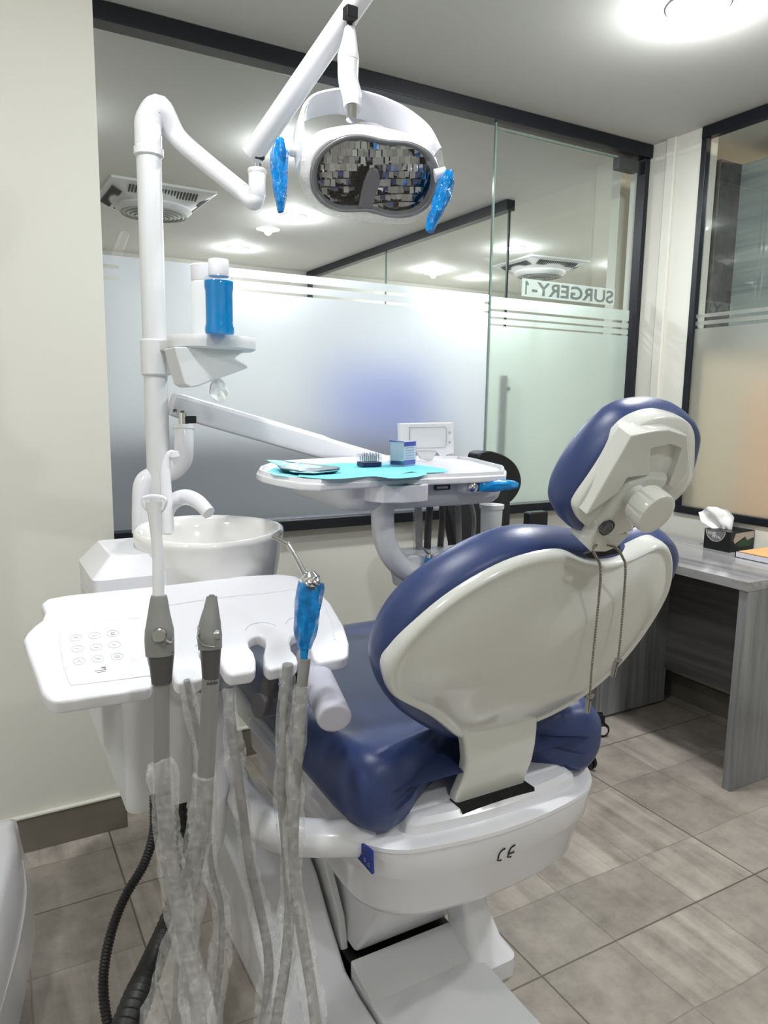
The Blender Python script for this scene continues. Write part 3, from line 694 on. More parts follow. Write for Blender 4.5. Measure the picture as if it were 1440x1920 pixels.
# lobes: the rear is notched round the backrest stem
seat = loft('seat_cushion', sr, VINYL, ch, auto=80)
me = seat.data
for v in me.vertices:
    wx = v.co.x+seat.location.x+ch.location.x; wy = v.co.y+seat.location.y+ch.location.y; wz = v.co.z+seat.location.z
    u = (wx-0.885)/0.19; u2 = (wx-0.885)/0.11
    if wy < 1.32: v.co.y += (0.055*math.exp(-u**6)+0.045*math.exp(-u2**4))*max(0, (1.32-wy)/0.23); v.co.z += 0.03*math.exp(-u**6)*max(0, (1.32-wy)/0.23)*(1 if wz < 0.64 else 0)
fr_ = [rr3(xm, 1.62, 0.275, 0.46, 0.05, 0.50), rr3(xm, 1.60, 0.306, 0.49, 0.06, 0.595), rr3(xm, 1.60, 0.300, 0.485, 0.06, 0.600)]
loft('seat_frame', fr_, WHITE2, ch, auto=50)
# backrest stem
stl = [(868, 1372), (874, 1400), (876, 1430), (872, 1462), (858, 1497)]; stR = [(1010, 1338), (1009, 1366), (1006, 1395), (1000, 1424), (988, 1452)]
YS = [1.072, 1.070, 1.072, 1.078, 1.088]; rings = []
for (a, b_), y in zip(zip(stl, stR), YS):
    p = ony(*a, y); q = ony(*b_, y); z = (p.z+q.z)/2; th = 0.03
    rings.append([(x, yy, z) for x, yy in rrect((p.x+q.x)/2, y+th/2, (q.x-p.x)/2, th/2, 0.008, 4)])
top = [(x, y-0.02, z+0.07) for x, y, z in rings[0]]; bot = [(x, y+0.012, z-0.05) for x, y, z in rings[-1]]
loft('backrest_stem', [top]+rings+[bot], SHELL, ch, auto=50)
# backrest
BP = Vector((0, 1.1, 0.74)); BN = Vector((0, 1, 0.5)).normalized()
def bk(px, py, h=0.0): return on(px, py, BP+BN*h, BN)
shell_px = [(862, 1377), (835, 1362), (805, 1337), (772, 1318), (740, 1302), (724, 1288), (717, 1266), (722, 1240), (748, 1197), (792, 1150), (842, 1110), (900, 1074), (960, 1046), (1010, 1033), (1055, 1030), (1080, 1041), (1110, 1047), (1150, 1045), (1190, 1028), (1225, 1012), (1244, 1016), (1253, 1040), (1250, 1085), (1235, 1122), (1208, 1168), (1172, 1217), (1128, 1263), (1078, 1302), (1030, 1330), (985, 1349), (930, 1365)]
out = relax(closed_spline([bk(x, y) for x, y in shell_px], 4), 3)
bcen = bk(985, 1200)
bsh = pillow('backrest_shell', out, -BN, SHELL and ch, [(0.985, -0.02), (1.0, 0.0), (0.995, 0.006), (0.975, 0.013), (0.94, 0.018), (0.925, 0.019), (0.91, 0.023), (0.75, 0.035), (0.5, 0.045), (0.25, 0.050), (0.02, 0.051)], center=bcen, auto=50) if False else None
def pil(name, outline, nrm, m, parent, prof, center=None, **k): return pillow(name, outline, nrm, m, parent, prof, center=center, **k)
bsh = pil('backrest_shell', out, -BN, SHELL, ch, [(0.985, -0.02), (1.0, 0.0), (0.998, 0.010), (0.985, 0.017), (0.970, 0.019), (0.950, 0.018), (0.935, 0.017), (0.90, 0.021), (0.78, 0.032), (0.56, 0.043), (0.4, 0.047), (0.2, 0.049), (0.01, 0.05)], center=bcen, auto=60)
cush_px = [(700, 1262), (696, 1232), (704, 1195), (728, 1150), (768, 1105), (828, 1060), (890, 1025), (950, 1001), (1000, 993), (1050, 997), (1110, 1003), (1175, 1003), (1212, 989), (1236, 991), (1252, 1006), (1248, 1040), (1225, 1080), (1190, 1130), (1135, 1190), (1065, 1250), (1000, 1290), (930, 1325), (878, 1352), (842, 1362), (795, 1350), (755, 1325), (718, 1298)]
outc = relax(closed_spline([bk(x, y, 0.045) for x, y in cush_px], 4), 6)
pil('backrest_cushion', outc, BN, VINYL, ch, [(0.93, -0.046), (0.965, -0.044), (0.988, -0.032), (1.0, -0.012), (1.0, 0.006), (0.985, 0.024), (0.95, 0.036), (0.86, 0.043), (0.7, 0.045), (0.5, 0.042), (0.25, 0.038), (0.01, 0.036)], center=bk(985, 1190, 0.045), auto=80)
box('neck_slot', (0.86, 0.86, 1.135), (0.985, 0.95, 1.158), MATS['dark slot'], bsh, bevel=0) if False else None
prism('neck_slot', [bk(x, y, -0.0215) for x, y in [(1096, 1039), (1108, 1047), (1161, 1037), (1163, 1024), (1150, 1024)]], BN*0.004, mat('dark neck slot', (9, 9, 10), 0.7), bsh, bevel=0)
# headrest
HP = BP - BN*0.035
def hd_(px, py, h=0.0): return on(px, py, HP+BN*h, BN)
def c4(x, y): return (980+x/4.114, 720+y/4.114)
hsh = [c4(*p) for p in [(385, 960), (400, 900), (450, 805), (540, 665), (640, 525), (740, 392), (820, 312), (900, 265), (1000, 232), (1100, 222), (1200, 240), (1268, 290), (1292, 350), (1296, 430), (1292, 600), (1280, 690), (1240, 770), (1170, 850), (1080, 920), (960, 980), (820, 1030), (690, 1080), (560, 1125), (485, 1090), (415, 1035)]]
outh = relax(closed_spline([hd_(*p) for p in hsh], 4), 4)
hso = pil('headrest_shell', outh, -BN, SHELL, ch, [(0.98, -0.02), (1.0, 0.0), (0.995, 0.008), (0.975, 0.012), (0.85, 0.013), (0.6, 0.014), (0.3, 0.02), (0.01, 0.02)], auto=60)
hcu = [c4(*p) for p in [(245, 880), (250, 960), (282, 1035), (350, 1092), (440, 1132), (545, 1140), (680, 1085), (830, 1010), (970, 930), (1090, 830), (1180, 710), (1240, 580), (1262, 470), (1285, 385), (1292, 310), (1275, 238), (1220, 182), (1150, 145), (1070, 132), (930, 138), (815, 162), (720, 212), (622, 300), (525, 402), (425, 530), (335, 672), (282, 785)]]
outc = relax(closed_spline([hd_(x, y, 0.035) for x, y in hcu], 4), 14)
pil('headrest_cushion', outc, BN, VINYL, ch, [(0.88, -0.036), (0.93, -0.034), (0.97, -0.024), (1.0, -0.006), (1.0, 0.008), (0.965, 0.026), (0.88, 0.038), (0.7, 0.043), (0.4, 0.040), (0.01, 0.036)], auto=80)
def hpoly(name, pts, h0, h1, m, parent, bevel=0.003, sp=0):
    o = [hd_(*c4(*p), h1) for p in pts]
    if sp: o = closed_spline(o, sp)
    return prism(name, o, BN*(h0-h1), m, parent, bevel=bevel)
brk = hpoly('headrest_yoke', [(490, 1015), (845, 398), (1000, 365), (1135, 352), (1275, 398), (1288, 600), (1272, 690), (1175, 812), (1130, 790), (1195, 620), (1232, 500), (1140, 468), (995, 500), (985, 570), (978, 705), (810, 728), (742, 840)], 0.0, -0.030, SHELL, hso, bevel=0.0025)
hpoly('hinge_block', [(1000, 545), (1160, 545), (1192, 590), (1192, 640), (1150, 720), (1100, 790), (980, 760), (985, 640)], 0.0, -0.018, WHITE2, hso, bevel=0.008)
nk = hpoly('neck_bracket', [(985, 700), (1150, 705), (1120, 790), (1040, 850), (930, 950), (870, 1060), (880, 1150), (680, 1190), (600, 1170), (590, 1110), (645, 1045), (725, 905), (830, 770)], -0.005, -0.030, SHELL, hso, bevel=0.010)
hpoly('neck_plate', [(590, 1075), (700, 1150), (830, 1165), (735, 1262), (640, 1300), (525, 1300), (540, 1190)], 0.03, -0.026, SHELL, hso, bevel=0.004)
bc = hd_(*c4(640, 1105), -0.035)
lathe('pivot_bolt', [(0.0095, -0.004), (0.0105, 0.004), (0.0085, 0.005), (0.0, 0.003)], bc, mat('dark steel bolt', (92, 94, 98), 0.3, metal=0.7), nk, axis=-BN)
lathe('bolt_recess', [(0.0135, 0.0), (0.0135, 0.0035), (0.0105, 0.0035), (0.0105, 0.0)], hd_(*c4(645, 1105), -0.0315), mat('dark recess', (58, 58, 60), 0.6), nk, axis=-BN)
# tightening knob with scalloped rim
KF = hd_(1232.8, 966, -0.082); n = 96; v = []; A, B = frame_of(-BN)
def kring(r, h, dep=1.0):
    o = []
    for k in range(n):
        t = 2*math.pi*k/n; m_ = (k % 12)
        rr = r*(1-0.05*dep*(1 if m_ in (0, 1) else 0)); o.append(KF+A*rr*math.cos(t)+B*rr*math.sin(t)+BN*h)
    return o
loft('headrest_knob', [kring(0.031, 0.034), kring(0.034, 0.028), kring(0.034, 0.005), kring(0.0325, 0.0005, 0), kring(0.0310, 0.0, 0), kring(0.020, 0.0, 0)], SHELL, hso, auto=30)
lathe('knob_shaft', [(0.019, 0.03), (0.019, 0.058), (0.024, 0.07)], KF, SHELL, hso, axis=BN)
# armrest: grey pad and its dark bracket
a0 = at(578, 1232, 1.46); a1 = at(628, 1348, 1.22)
ar = tube('armrest', [a0, a0.lerp(a1, .3), a0.lerp(a1, .7), a1], 0.030, LAV, ch, n=24, sm=3, flat=0.86, auto=50, bevel=0.006)
at_ = at
box_ = [at(526, 1258, 1.45), at(497, 1300, 1.40), at(492, 1328, 1.38)]
tube('armrest_bracket', [at(512, 1225, 1.44), at(505, 1290, 1.42), at(498, 1322, 1.41)], [0.015, 0.017, 0.018], DGREY, ar, n=16, sm=4)
tube('bracket_pivot', [at(483, 1324, 1.40), at(528, 1318, 1.44)], 0.024, mat('slate grey plastic', (84, 82, 88), 0.4), ar, n=24, sm=1, bevel=0.003)
tube('bracket_link', [at(522, 1300, 1.44), at(560, 1270, 1.47)], 0.012, DGREY, ar, sm=1)
# curved pipe carrying the spittoon unit
tube('support_pipe', [ony(690, 1572, 1.14), ony(650, 1571, 1.145), ony(600, 1571, 1.16), ony(540, 1566, 1.19), ony(500, 1550, 1.25), ony(468, 1515, 1.36), ony(445, 1475, 1.50), ony(430, 1440, 1.62)], 0.0345, WHITE, ch, n=28, sm=8)

# bib chain hanging from the headrest neck
def beads(pts, step=0.0062, r=0.0025):
    pts = smoothpath(pts, 8); L = [0]
    for a, b_ in zip(pts, pts[1:]): L.append(L[-1]+(b_-a).length)
    res = MB(); s = 0
    while s < L[-1]:
        p = Vector([float(np.interp(s, L, [q[i] for q in pts])) for i in range(3)])
        res.add(lathem([(0.0002, -r), (r*.7, -r*.7), (r, 0), (r*.7, r*.7), (0.0002, r)], p, n=8)); s += step
    res.add(tubem(pts, 0.0006, n=6, sm=1)); return res
BD = -0.062
bch = empty('bib_chain', bk(1135, 1030, BD), 'beaded steel bib chain with clips hung over the headrest neck', 'bib chain')
c1 = [hd_(1122, 1018, -0.02), hd_(1112, 1032, -0.035), bk(1124, 1056, BD), bk(1126, 1080, BD), bk(1122, 1130, BD), bk(1116, 1190, BD-.01), bk(1110, 1250, BD-.02), bk(1106, 1305, BD-.03)]
c2 = [hd_(1140, 1022, -0.036), hd_(1156, 1028, -0.036), bk(1168, 1046, BD), bk(1173, 1066, BD), bk(1169, 1130, BD), bk(1164, 1190, BD-.01), bk(1159, 1236, BD-.02)]
BEADM = mat('worn nickel beads', (128, 122, 112), 0.3, metal=0.8)
beads(c1).out('beads', BEADM, bch, auto=180); beads(c2).out('beads', BEADM, bch, auto=180)
def clip(end, d, nm='clip'):
    end = Vector(end); d = Vector(d).normalized(); s = d.cross(Vector((0, 1, 0))).normalized()
    g = MB()
    for sg, op in ((1, 0.20), (-1, -0.02)):
        a = end+s*0.003*sg; t = end+d*0.035+s*0.001*sg; t2 = end+d*0.002+s*(0.003+0.045*op)*sg
        g.add(prismm([end+d*0.006+s*.001*sg, end+d*0.006+s*.005*sg, t+s*.003*sg, t], (0, 0.006, 0)))
        g.add(prismm([end+d*0.012+s*.002*sg, t2, t2-d*.003, end+d*0.008+s*.002*sg], (0, 0.006, 0)))
    return g.out(nm, STEEL, bch, smooth=False)
clip(c1[-1], (-0.03, 0, -1)); clip(c2[-1], (-0.25, 0, -1))

# ================================================================== SPITTOON UNIT
un = empty('spittoon_unit', (0.36, 1.65, 0.45), 'white spittoon unit with a ceramic bowl, left of the chair', 'spittoon unit')
body = [rr3(0.345, 1.66, 0.105, 0.15, 0.03, 0.50), rr3(0.35, 1.66, 0.112, 0.16, 0.03, 0.53), rr3(0.36, 1.66, 0.125, 0.165, 0.03, 0.80), rr3(0.37, 1.67, 0.14, 0.17, 0.04, 0.96)]
loft('body', body, WHITE2, un, auto=50)
prism('side_panel', [(0.196, 1.53, 0.96), (0.196, 1.53, 0.66), (0.212, 1.53, 0.62), (0.234, 1.53, 0.545), (0.252, 1.53, 0.545), (0.252, 1.53, 0.96)], (0, 0.24, 0), WHITE2, un, bevel=0.006)
box('panel_seam', (0.2525, 1.528, 0.545), (0.2545, 1.54, 0.95), DGREY, un, bevel=0)
lobe = []
for px, py, r in [(395, 1290, .036), (400, 1400, .035), (402, 1500, .033), (398, 1580, .028), (388, 1630, .019), (382, 1644, .008)]:
    p = ony(px, py, 1.45); lobe.append([(x, y, p.z) for x, y in rrect(p.x, p.y+.02, r, r*1.3, r*0.9, 5)])
loft('hose_cover', lobe, WHITE2, un, auto=60)
hx_ = [rr3(0.275, 1.68, 0.075, 0.12, 0.015, 0.93), rr3(0.275, 1.68, 0.078, 0.12, 0.015, 1.005), rr3(0.30, 1.70, 0.06, 0.10, 0.015, 1.045)]
loft('bottle_housing', hx_, WHITE, un, auto=40)
# the bowl: a tear-drop rim, wide at the right
BC = Vector((0.455, 1.665, 1.065))
def brim(s, z, dz=0.0, tilt=0.03):
    out = []
    for k in range(56):
        t = 2*math.pi*k/56; c, sn = math.cos(t), math.sin(t)
        rx = 0.192 if c > 0 else 0.155; ry = 0.165*(1-0.12*max(0, c)**2)
        out.append(BC+Vector((c*rx*s, sn*ry*s, z+dz*sn)))
    return out
bowl_r = [brim(0.72, -0.20), brim(0.84, -0.15), brim(0.915, -0.09), brim(0.965, -0.035), brim(0.985, -0.008), brim(1.0, 0.004, .006), brim(0.985, 0.014, .006), brim(0.95, 0.016, .006), brim(0.90, 0.010, .004), brim(0.86, -0.008), brim(0.80, -0.045), brim(0.66, -0.075), brim(0.35, -0.088), brim(0.1, -0.094), brim(0.01, -0.095)]
bw = loft('bowl', bowl_r, CERAMIC, un, auto=90)
lathe('drain_strainer', [(0.022, -0.0), (0.022, 0.008), (0.014, 0.014), (0.0, 0.015)], BC+Vector((0.0, 0.03, -0.090)), CERAMIC, bw)
# rinse spout and cup filler
D1 = 1.66
tube('rinse_spout', [at(308, 1002, D1), at(310, 970, D1), at(320, 945, D1), at(345, 932, D1), at(370, 940, D1-.03), at(392, 962, D1-.05)], [0.017, 0.0175, 0.018, 0.018, 0.0165, 0.0145], WHITE, un, n=20)
D2 = 1.63
tube('cup_filler', [at(316, 1000, D2), at(313, 950, D2), at(310, 890, D2), at(313, 862, D2), at(321, 850, D2), at(330, 856, D2)], [0.013, 0.013, 0.012, 0.0085, 0.008, 0.0075], WHITE, un, n=18)
lathe('filler_nozzle', [(0.010, 0.0), (0.0115, 0.012), (0.006, 0.018), (0.004, 0.03)], at(326, 846, D2), WHITE, un, axis=(0.1, 0, -1))
# waste hose at the underside
# lamp post belongs to the unit
PX, PY = 0.405, 1.885
lathe('post', [(0.0285, 0.95), (0.0285, 1.952)], (PX, PY, 0), WHITE2, un, n=32)

# ================================================================== OPERATING LIGHT
ol = empty('operating_light', (PX, PY, 1.94), 'white operating light on a bent arm, facing down over the chair', 'lamp')
pt = Vector((PX, PY, 1.955))
e1 = at(483, 384, 1.62); e2 = at(482, 322, 1.62)
lathe('post_collar', [(0.030, -0.012), (0.034, -0.010), (0.034, 0.006), (0.031, 0.009)], pt, WHITE, ol, n=32)
topz = at(296, 232, 1.80)
e1 = at(478, 378, 1.62)
tube('lower_arm', [pt+Vector((0, 0, -.004)), Vector((PX, PY, 1.99)), Vector((PX+.004, PY, 2.025)), Vector((PX+.026, PY-.012, 2.052)), topz.lerp(e1, .22)+Vector((0, 0, .006)), topz.lerp(e1, .5), topz.lerp(e1, .9)], [0.031, 0.031, 0.032, 0.029, 0.023, 0.0215, 0.0195], WHITE, ol, n=24, sm=7)
tube('elbow', [topz.lerp(e1, .86), at(474, 378, 1.62), at(481, 368, 1.615), at(482, 350, 1.61), at(482, 320, 1.61)], 0.0185, WHITE, ol, n=20, sm=7)
lathe('elbow_rim', [(0.0195, -.004), (0.0205, -.002), (0.0205, .004), (0.019, .006)], at(482, 322, 1.61), WHITE, ol)
tube('chrome_pin', [at(482, 322, 1.61), at(483, 284, 1.60)], 0.010, CHROME, ol, sm=1)
u0 = at(472, 292, 1.60); u1 = at(672, 0, 1.395); u2 = u0+(u1-u0)*1.10
ua = tube('upper_arm', [u0, u2], [0.0245, 0.0215], WHITE, ol, n=24, sm=1, flat=1.0, bevel=0.004)
box('arm_notch', at(484, 291, 1.59)-Vector((.010, .010, .010)), at(484, 291, 1.59)+Vector((.012, .010, .012)), BLACK, ua)
nk0 = at(656, 22, 1.40)
box('arm_notch', at(657, 24, 1.39)-Vector((.012, .010, .012)), at(657, 24, 1.39)+Vector((.012, .010, .010)), BLACK, ua)
tube('chrome_pin', [at(656, 28, 1.405), at(656, 56, 1.405)], 0.0095, CHROME, ol, sm=1)
tube('hanger_neck', [at(656, 54, 1.405), at(655, 80, 1.405), at(653, 105, 1.40), at(653, 116, 1.40)], [0.0105, 0.015, 0.0205, 0.021], WHITE, ol, n=24, sm=4)
tube('hanger', [at(653, 114, 1.40), at(653, 150, 1.40), at(660, 180, 1.40), at(661, 204, 1.395)], [0.0205, 0.0195, 0.0195, 0.017], WHITE, ol, n=24, sm=6)
tube('chrome_pin', [at(660, 200, 1.39), at(660, 225, 1.39)], 0.0115, CHROME, ol, sm=1)
LP = at(700, 320, 1.38); LN = Vector((-0.30, -0.80, -0.42)).normalized()
def ln(px, py, h=0.0): return on(px, py, LP+LN*h, LN)
def c2_(x, y): return (460+x/3.4286, 160+y/3.4286)
lens = [c2_(*p) for p in [(430, 600), (437, 530), (470, 455), (540, 385), (630, 338), (720, 325), (800, 335), (880, 355), (960, 363), (1040, 370), (1110, 395), (1170, 435), (1212, 500), (1230, 570), (1224, 650), (1200, 720), (1160, 778), (1100, 820), (1010, 842), (920, 840), (850, 820), (780, 803), (700, 806), (610, 803), (540, 778), (480, 732), (442, 675)]]
lo = closed_spline([ln(*p) for p in lens], 3)
lc = sum(lo, Vector())/len(lo)
def ring_scale(o, s, h, c=lc):
    rm = sum((p-c).length for p in o)/len(o); r = []
    for p in o:
        d = p-c; l = d.length; r.append(c+d*((l+(s-1)*rm)/l)+LN*h)
    return r
head_px = [(565, 340), (566, 300), (575, 272), (600, 250), (645, 240), (690, 238), (740, 247), (790, 262), (815, 280), (824, 320), (822, 350), (812, 375), (785, 398), (745, 408), (700, 402), (650, 398), (615, 385), (585, 365)]
ho = closed_spline([ln(*p) for p in head_px], 4)
def rs2(s, h): return ring_scale(ho, s, h, sum(ho, Vector())/len(ho))
def polar(o, c, n=96):
    U = (ln(900, 320)-ln(600, 320)).normalized(); V = LN.cross(U); q = [((p-c).dot(U), (p-c).dot(V)) for p in o]; th = [math.atan2(y, x) for x, y in q]; rr = [math.hypot(x, y) for x, y in q]
    i = sorted(range(len(th)), key=lambda k: th[k]); T = [th[k] for k in i]; R_ = [rr[k] for k in i]
    T = [T[-1]-2*math.pi]+T+[T[0]+2*math.pi]; R_ = [R_[-1]]+R_+[R_[0]]
    return U, V, [float(np.interp(-math.pi+2*math.pi*k/n, T, R_)) for k in range(n)]
pU, pV, rH = polar(ho, lc); _, _, rL = polar(lo, lc)
def pr(rr, s, h): return [lc+pU*(r*s*math.cos(-math.pi+2*math.pi*k/96))+pV*(r*s*math.sin(-math.pi+2*math.pi*k/96))+LN*h for k, r in enumerate(rr)]
mid = [a*.35+b_*.65 for a, b_ in zip(rH, rL)]
hm = loft('lamp_housing', [pr(rH, 0.35, -0.105), pr(rH, 0.62, -0.10), pr(rH, 0.82, -0.085), pr(rH, 0.94, -0.06), pr(rH, 1.0, -0.03), pr(rH, 0.995, -0.012), pr([max(a, b_*1.06) for a, b_ in zip(mid, rL)], 1.0, 0.0), pr(rL, 1.045, 0.0025), pr(rL, 1.0, -0.002)], WHITE, ol, auto=80, cap=False)
lathe('housing_back', [(0.001, -.112), (0.05, -.110), (0.075, -.10)], sum(ho, Vector())/len(ho), WHITE, hm, axis=LN)
nL = len(lo)
loft('lens_frame', [ring_scale(lo, 1.03, -0.006), ring_scale(lo, 1.03, 0.0035), ring_scale(lo, 1.0, 0.0055), ring_scale(lo, 0.96, 0.004), ring_scale(lo, 0.93, -0.002), ring_scale(lo, 0.90, -0.012)], mat('grey lens frame', (128, 128, 132), 0.3), hm, cap=False, auto=80)
# faceted mirror: two shallow bowls of small flat mirrors
mm = MB(); rnd = random.Random(5); lA = (ln(1215/3.4286+460, 600/3.4286+160)-ln(430/3.4286+460, 600/3.4286+160)).normalized(); lB = LN.cross(lA).normalized()
if lB.z < 0: lB = -lB
inner = ring_scale(lo, 0.955, 0.0); import bisect
def inside(p):
    x, y = (p-lc).dot(lA), (p-lc).dot(lB); c = False; n = len(inner)
    q = [((i-lc).dot(lA), (i-lc).dot(lB)) for i in inner]
    for i in range(n):
        (x1, y1), (x2, y2) = q[i], q[i-1]
        if (y1 > y) != (y2 > y) and x < (x2-x1)*(y-y1)/(y2-y1)+x1: c = not c
    return c
su_, sv_ = 0.0108, 0.0135; W_, H_ = 0.125, 0.085
nu = int(W_*2/su_); nv = int(H_*2/sv_)
for j in range(-nv//2, nv//2+1):
    for i in range(-nu//2, nu//2+1):
        x = (i+(0.5 if j % 2 else 0))*su_; y = j*sv_; p = lc+lA*x+lB*y
        if not inside(p): continue
        cxh = 0.055 if x > 0 else -0.055
        xr = (x-cxh)/0.06; yr = y/0.07; dep = -0.034+0.018*(xr*xr+yr*yr)
        nx = rnd.uniform(-.42, .42)-0.45*xr; ny = rnd.uniform(-.40, .40)-0.3*yr+0.15
        ctr = p+LN*min(dep, -0.008); q = []
        for a, b_ in ((-.5, -.5), (.5, -.5), (.5, .5), (-.5, .5)):
            dx, dy = a*su_*.98, b_*sv_*.98; q.append(ctr+lA*dx+lB*dy-LN*(dx*nx+dy*ny)*-0.6)
        o = len(mm.v); mm.v += q; mm.f.append((o, o+1, o+2, o+3))
mo = mm.out('faceted_reflector', mat('mirror facets', (206, 206, 208), 0.04, metal=1), hm, smooth=False)
bp_ = ring_scale(lo, 0.97, -0.036); mk('reflector_backing', bp_, [tuple(range(len(bp_)))], mat('dark reflector backing', (60, 60, 64), 0.3, metal=0.6), hm, smooth=False)
mk('lens_cover', ring_scale(lo, 0.965, 0.003), [tuple(range(nL))], CLEARP, hm, smooth=False)
dv = [ln(*c2_(*p), 0.0045) for p in [(790, 560), (805, 540), (830, 533), (855, 545), (866, 580), (862, 640), (835, 720), (812, 800), (725, 795), (745, 700), (765, 620)]]
prism('bulb_shield', dv, -LN*0.014, mat('grey bulb shield', (112, 112, 118), 0.3), hm, bevel=0.003)
# yoke ring behind the head
yk = [(566, 300), (560, 260), (562, 225), (578, 203), (608, 193), (645, 190), (690, 200), (730, 216), (762, 235), (792, 262), (812, 300)]
ykp = [at(px, py, 1.395+0.012*min(i, 10-i)) for i, (px, py) in enumerate(yk)]
def band(name, pts, wv, th, m, parent, sm=5):
    pts = smoothpath(pts, sm); rings = []; wv = Vector(wv).normalized()
    for i, p in enumerate(pts):
        d = (pts[min(i+1, len(pts)-1)]-pts[max(i-1, 0)]).normalized(); nn = d.cross(wv).normalized()
        hw = th[0]/2; ht = th[1]/2
        rings.append([p+wv*a*hw+nn*b_*ht for a, b_ in ((-1, -.5), (-.8, -1), (.8, -1), (1, -.5), (1, .5), (.8, 1), (-.8, 1), (-1, .5))])
    return loft(name, rings, m, parent, auto=50)
band('yoke_band', ykp, LN+Vector((0.2, 0, 0.75)), (0.070, 0.008), WHITE, ol)
tube('yoke_stub', [at(565, 285, 1.42), at(545, 280, 1.42)], 0.013, WHITE, ol, sm=1)
tube('yoke_stub', [at(815, 330, 1.36), at(836, 325, 1.36)], 0.012, WHITE, ol, sm=1)
def handle(pts, r, D, lbl):
    p = [at(x, y, D) for x, y in pts]
    h = tube('handle', p, r, BLUE_PAD, ol, n=20, sm=6, flat=0.7, label=lbl)
    tube('barrier_film', p, [q*1.22 for q in r], BWRAP, h, n=24, sm=6, flat=0.8, wob=0.5, seed=D)
handle([(525, 262), (525, 285), (524, 320), (526, 360), (526, 398)], [0.010, 0.0165, 0.015, 0.012, 0.006], 1.43, 'left handle wrapped in blue film')
handle([(842, 322), (838, 340), (828, 370), (815, 405), (806, 434)], [0.009, 0.015, 0.0135, 0.011, 0.006], 1.35, 'right handle wrapped in blue film')
# clear crinkled bag over the lamp rim
tube('plastic_cover', [ln(*p, 0.004) for p in [(568, 300), (566, 330), (574, 360), (600, 390), (650, 404), (700, 408), (745, 414), (790, 402), (815, 380), (826, 340), (826, 300), (812, 268)]], 0.006, WRAP, hm, n=10, sm=4, wob=0.9, seed=2)

# ================================================================== UTILITY SHELF AND BOTTLES
sf = empty('utility_shelf', (PX, PY, 1.50), 'white round shelf clamped to the lamp post with a tissue dispenser below', 'shelf')
SZ = 1.520
pc = lathe('clamp_collar', [(0.031, -0.088), (0.034, -0.084), (0.034, -0.004), (0.031, 0.0)], (PX, PY, SZ), WHITE2, sf)
shp = [onz(x, y, SZ-0.012) for x, y in [(268, 640)]]
ctr = Vector((0.505, 1.735)); 
def shelf_ring(s, z):
    out = []
    for k in range(48):
        t = 2*math.pi*k/48; out.append((ctr.x+0.102*s*math.cos(t)+0.0, ctr.y+0.102*s*math.sin(t), z))
    return out
loft('shelf_tray', [shelf_ring(0.93, SZ-0.030), shelf_ring(0.99, SZ-0.026), shelf_ring(1.0, SZ-0.014), shelf_ring(1.0, SZ-0.002), shelf_ring(0.985, SZ), shelf_ring(0.95, SZ), shelf_ring(0.94, SZ-0.004), shelf_ring(0.1, SZ-0.004)], WHITE2, sf, auto=50)
prism('shelf_bracket', [(PX-0.03, PY+0.005, SZ-0.002), (PX+0.005, PY-0.035, SZ-0.002), (ctr.x-0.06, ctr.y-0.07, SZ-0.002), (ctr.x+0.02, ctr.y+0.09, SZ-0.002), (PX+0.03, PY+0.02, SZ-0.002)], (0, 0, -0.028), WHITE2, sf, bevel=0.005)
prism('bracket_web', [(PX+0.01, PY-0.012, SZ-0.03), (PX+0.01, PY-0.012, SZ-0.085), (PX+0.045, PY-0.055, SZ-0.085), (PX+0.075, PY-0.095, SZ-0.03)], (0.022, 0.016, 0), WHITE2, sf, bevel=0.004)
yb = 1.70
dp = [ony(x, y, yb) for x, y in [(328, 655), (352, 722), (366, 728), (462, 694), (462, 690), (440, 688), (400, 689), (372, 680), (345, 660), (338, 652)]]
disp = prism('tissue_dispenser', [ony(x, y, yb-.03) for x, y in [(326, 650), (346, 720), (358, 727), (372, 724), (466, 690), (464, 684), (440, 672), (468, 652)]], (0, 0.10, 0), WHITE2, sf, bevel=0.006)
ts = crumple('hanging_tissue', ony(405, 712, 1.70), (0.25, 0, -1), (1, 0.3, 0.35), 0.052, 0.055, TISSUE, None, 11, amp=0.28)
tag(ts, 'white tissue hanging out under the shelf on the lamp post', 'tissue')
def bottle(name, x, y, z, R, H, label, capm, bodym, liquid=None):
    t = empty(name, (x, y, z), label, 'bottle')
    h = H*0.80
    if liquid:
        lathe('liquid', [(R*.93, 0.002), (R*.96, 0.012), (R*.88, 0.022), (R*.88, h*0.72), (R*.94, h*0.79), (R*.94, h*0.89), (0.001, h*0.895)], (x, y, z), liquid, t)
        lathe('bottle_wall', [(R*.9, 0.0), (R, 0.004), (R, 0.016), (R*.93, 0.024), (R*.93, h*0.7), (R, h*0.78), (R, h*0.9), (R*.86, h*0.97), (R*.62, h)], (x, y, z), CLEARP, t)
    else:
        lathe('bottle_wall', [(R*.9, 0.0), (R, 0.004), (R, h*.9), (R*.9, h*.97), (R*.85, h)], (x, y, z), bodym, t)
    r2 = R*(0.68 if liquid else 0.95)
    lathe('cap', [(r2*.98, h-.004), (r2, h-.002), (r2, H-0.003), (r2*.93, H), (0.001, H)], (x, y, z), capm, t)
CAPM = mat('white bottle cap', (226, 226, 232), 0.4)
p1 = at(412, 620, 1.60)
bottle('mouthwash_bottle', p1.x, p1.y, SZ-0.003, 0.0325, 0.158, 'blue mouthwash bottle with white cap on the round shelf', CAPM, None, LIQ)
p2 = at(390, 618, 1.72)
bottle('rinse_bottle', p2.x-0.002, p2.y, SZ-0.003, 0.036, 0.168, 'milky white bottle with white cap, behind the blue mouthwash bottle', CAPM, CUP)
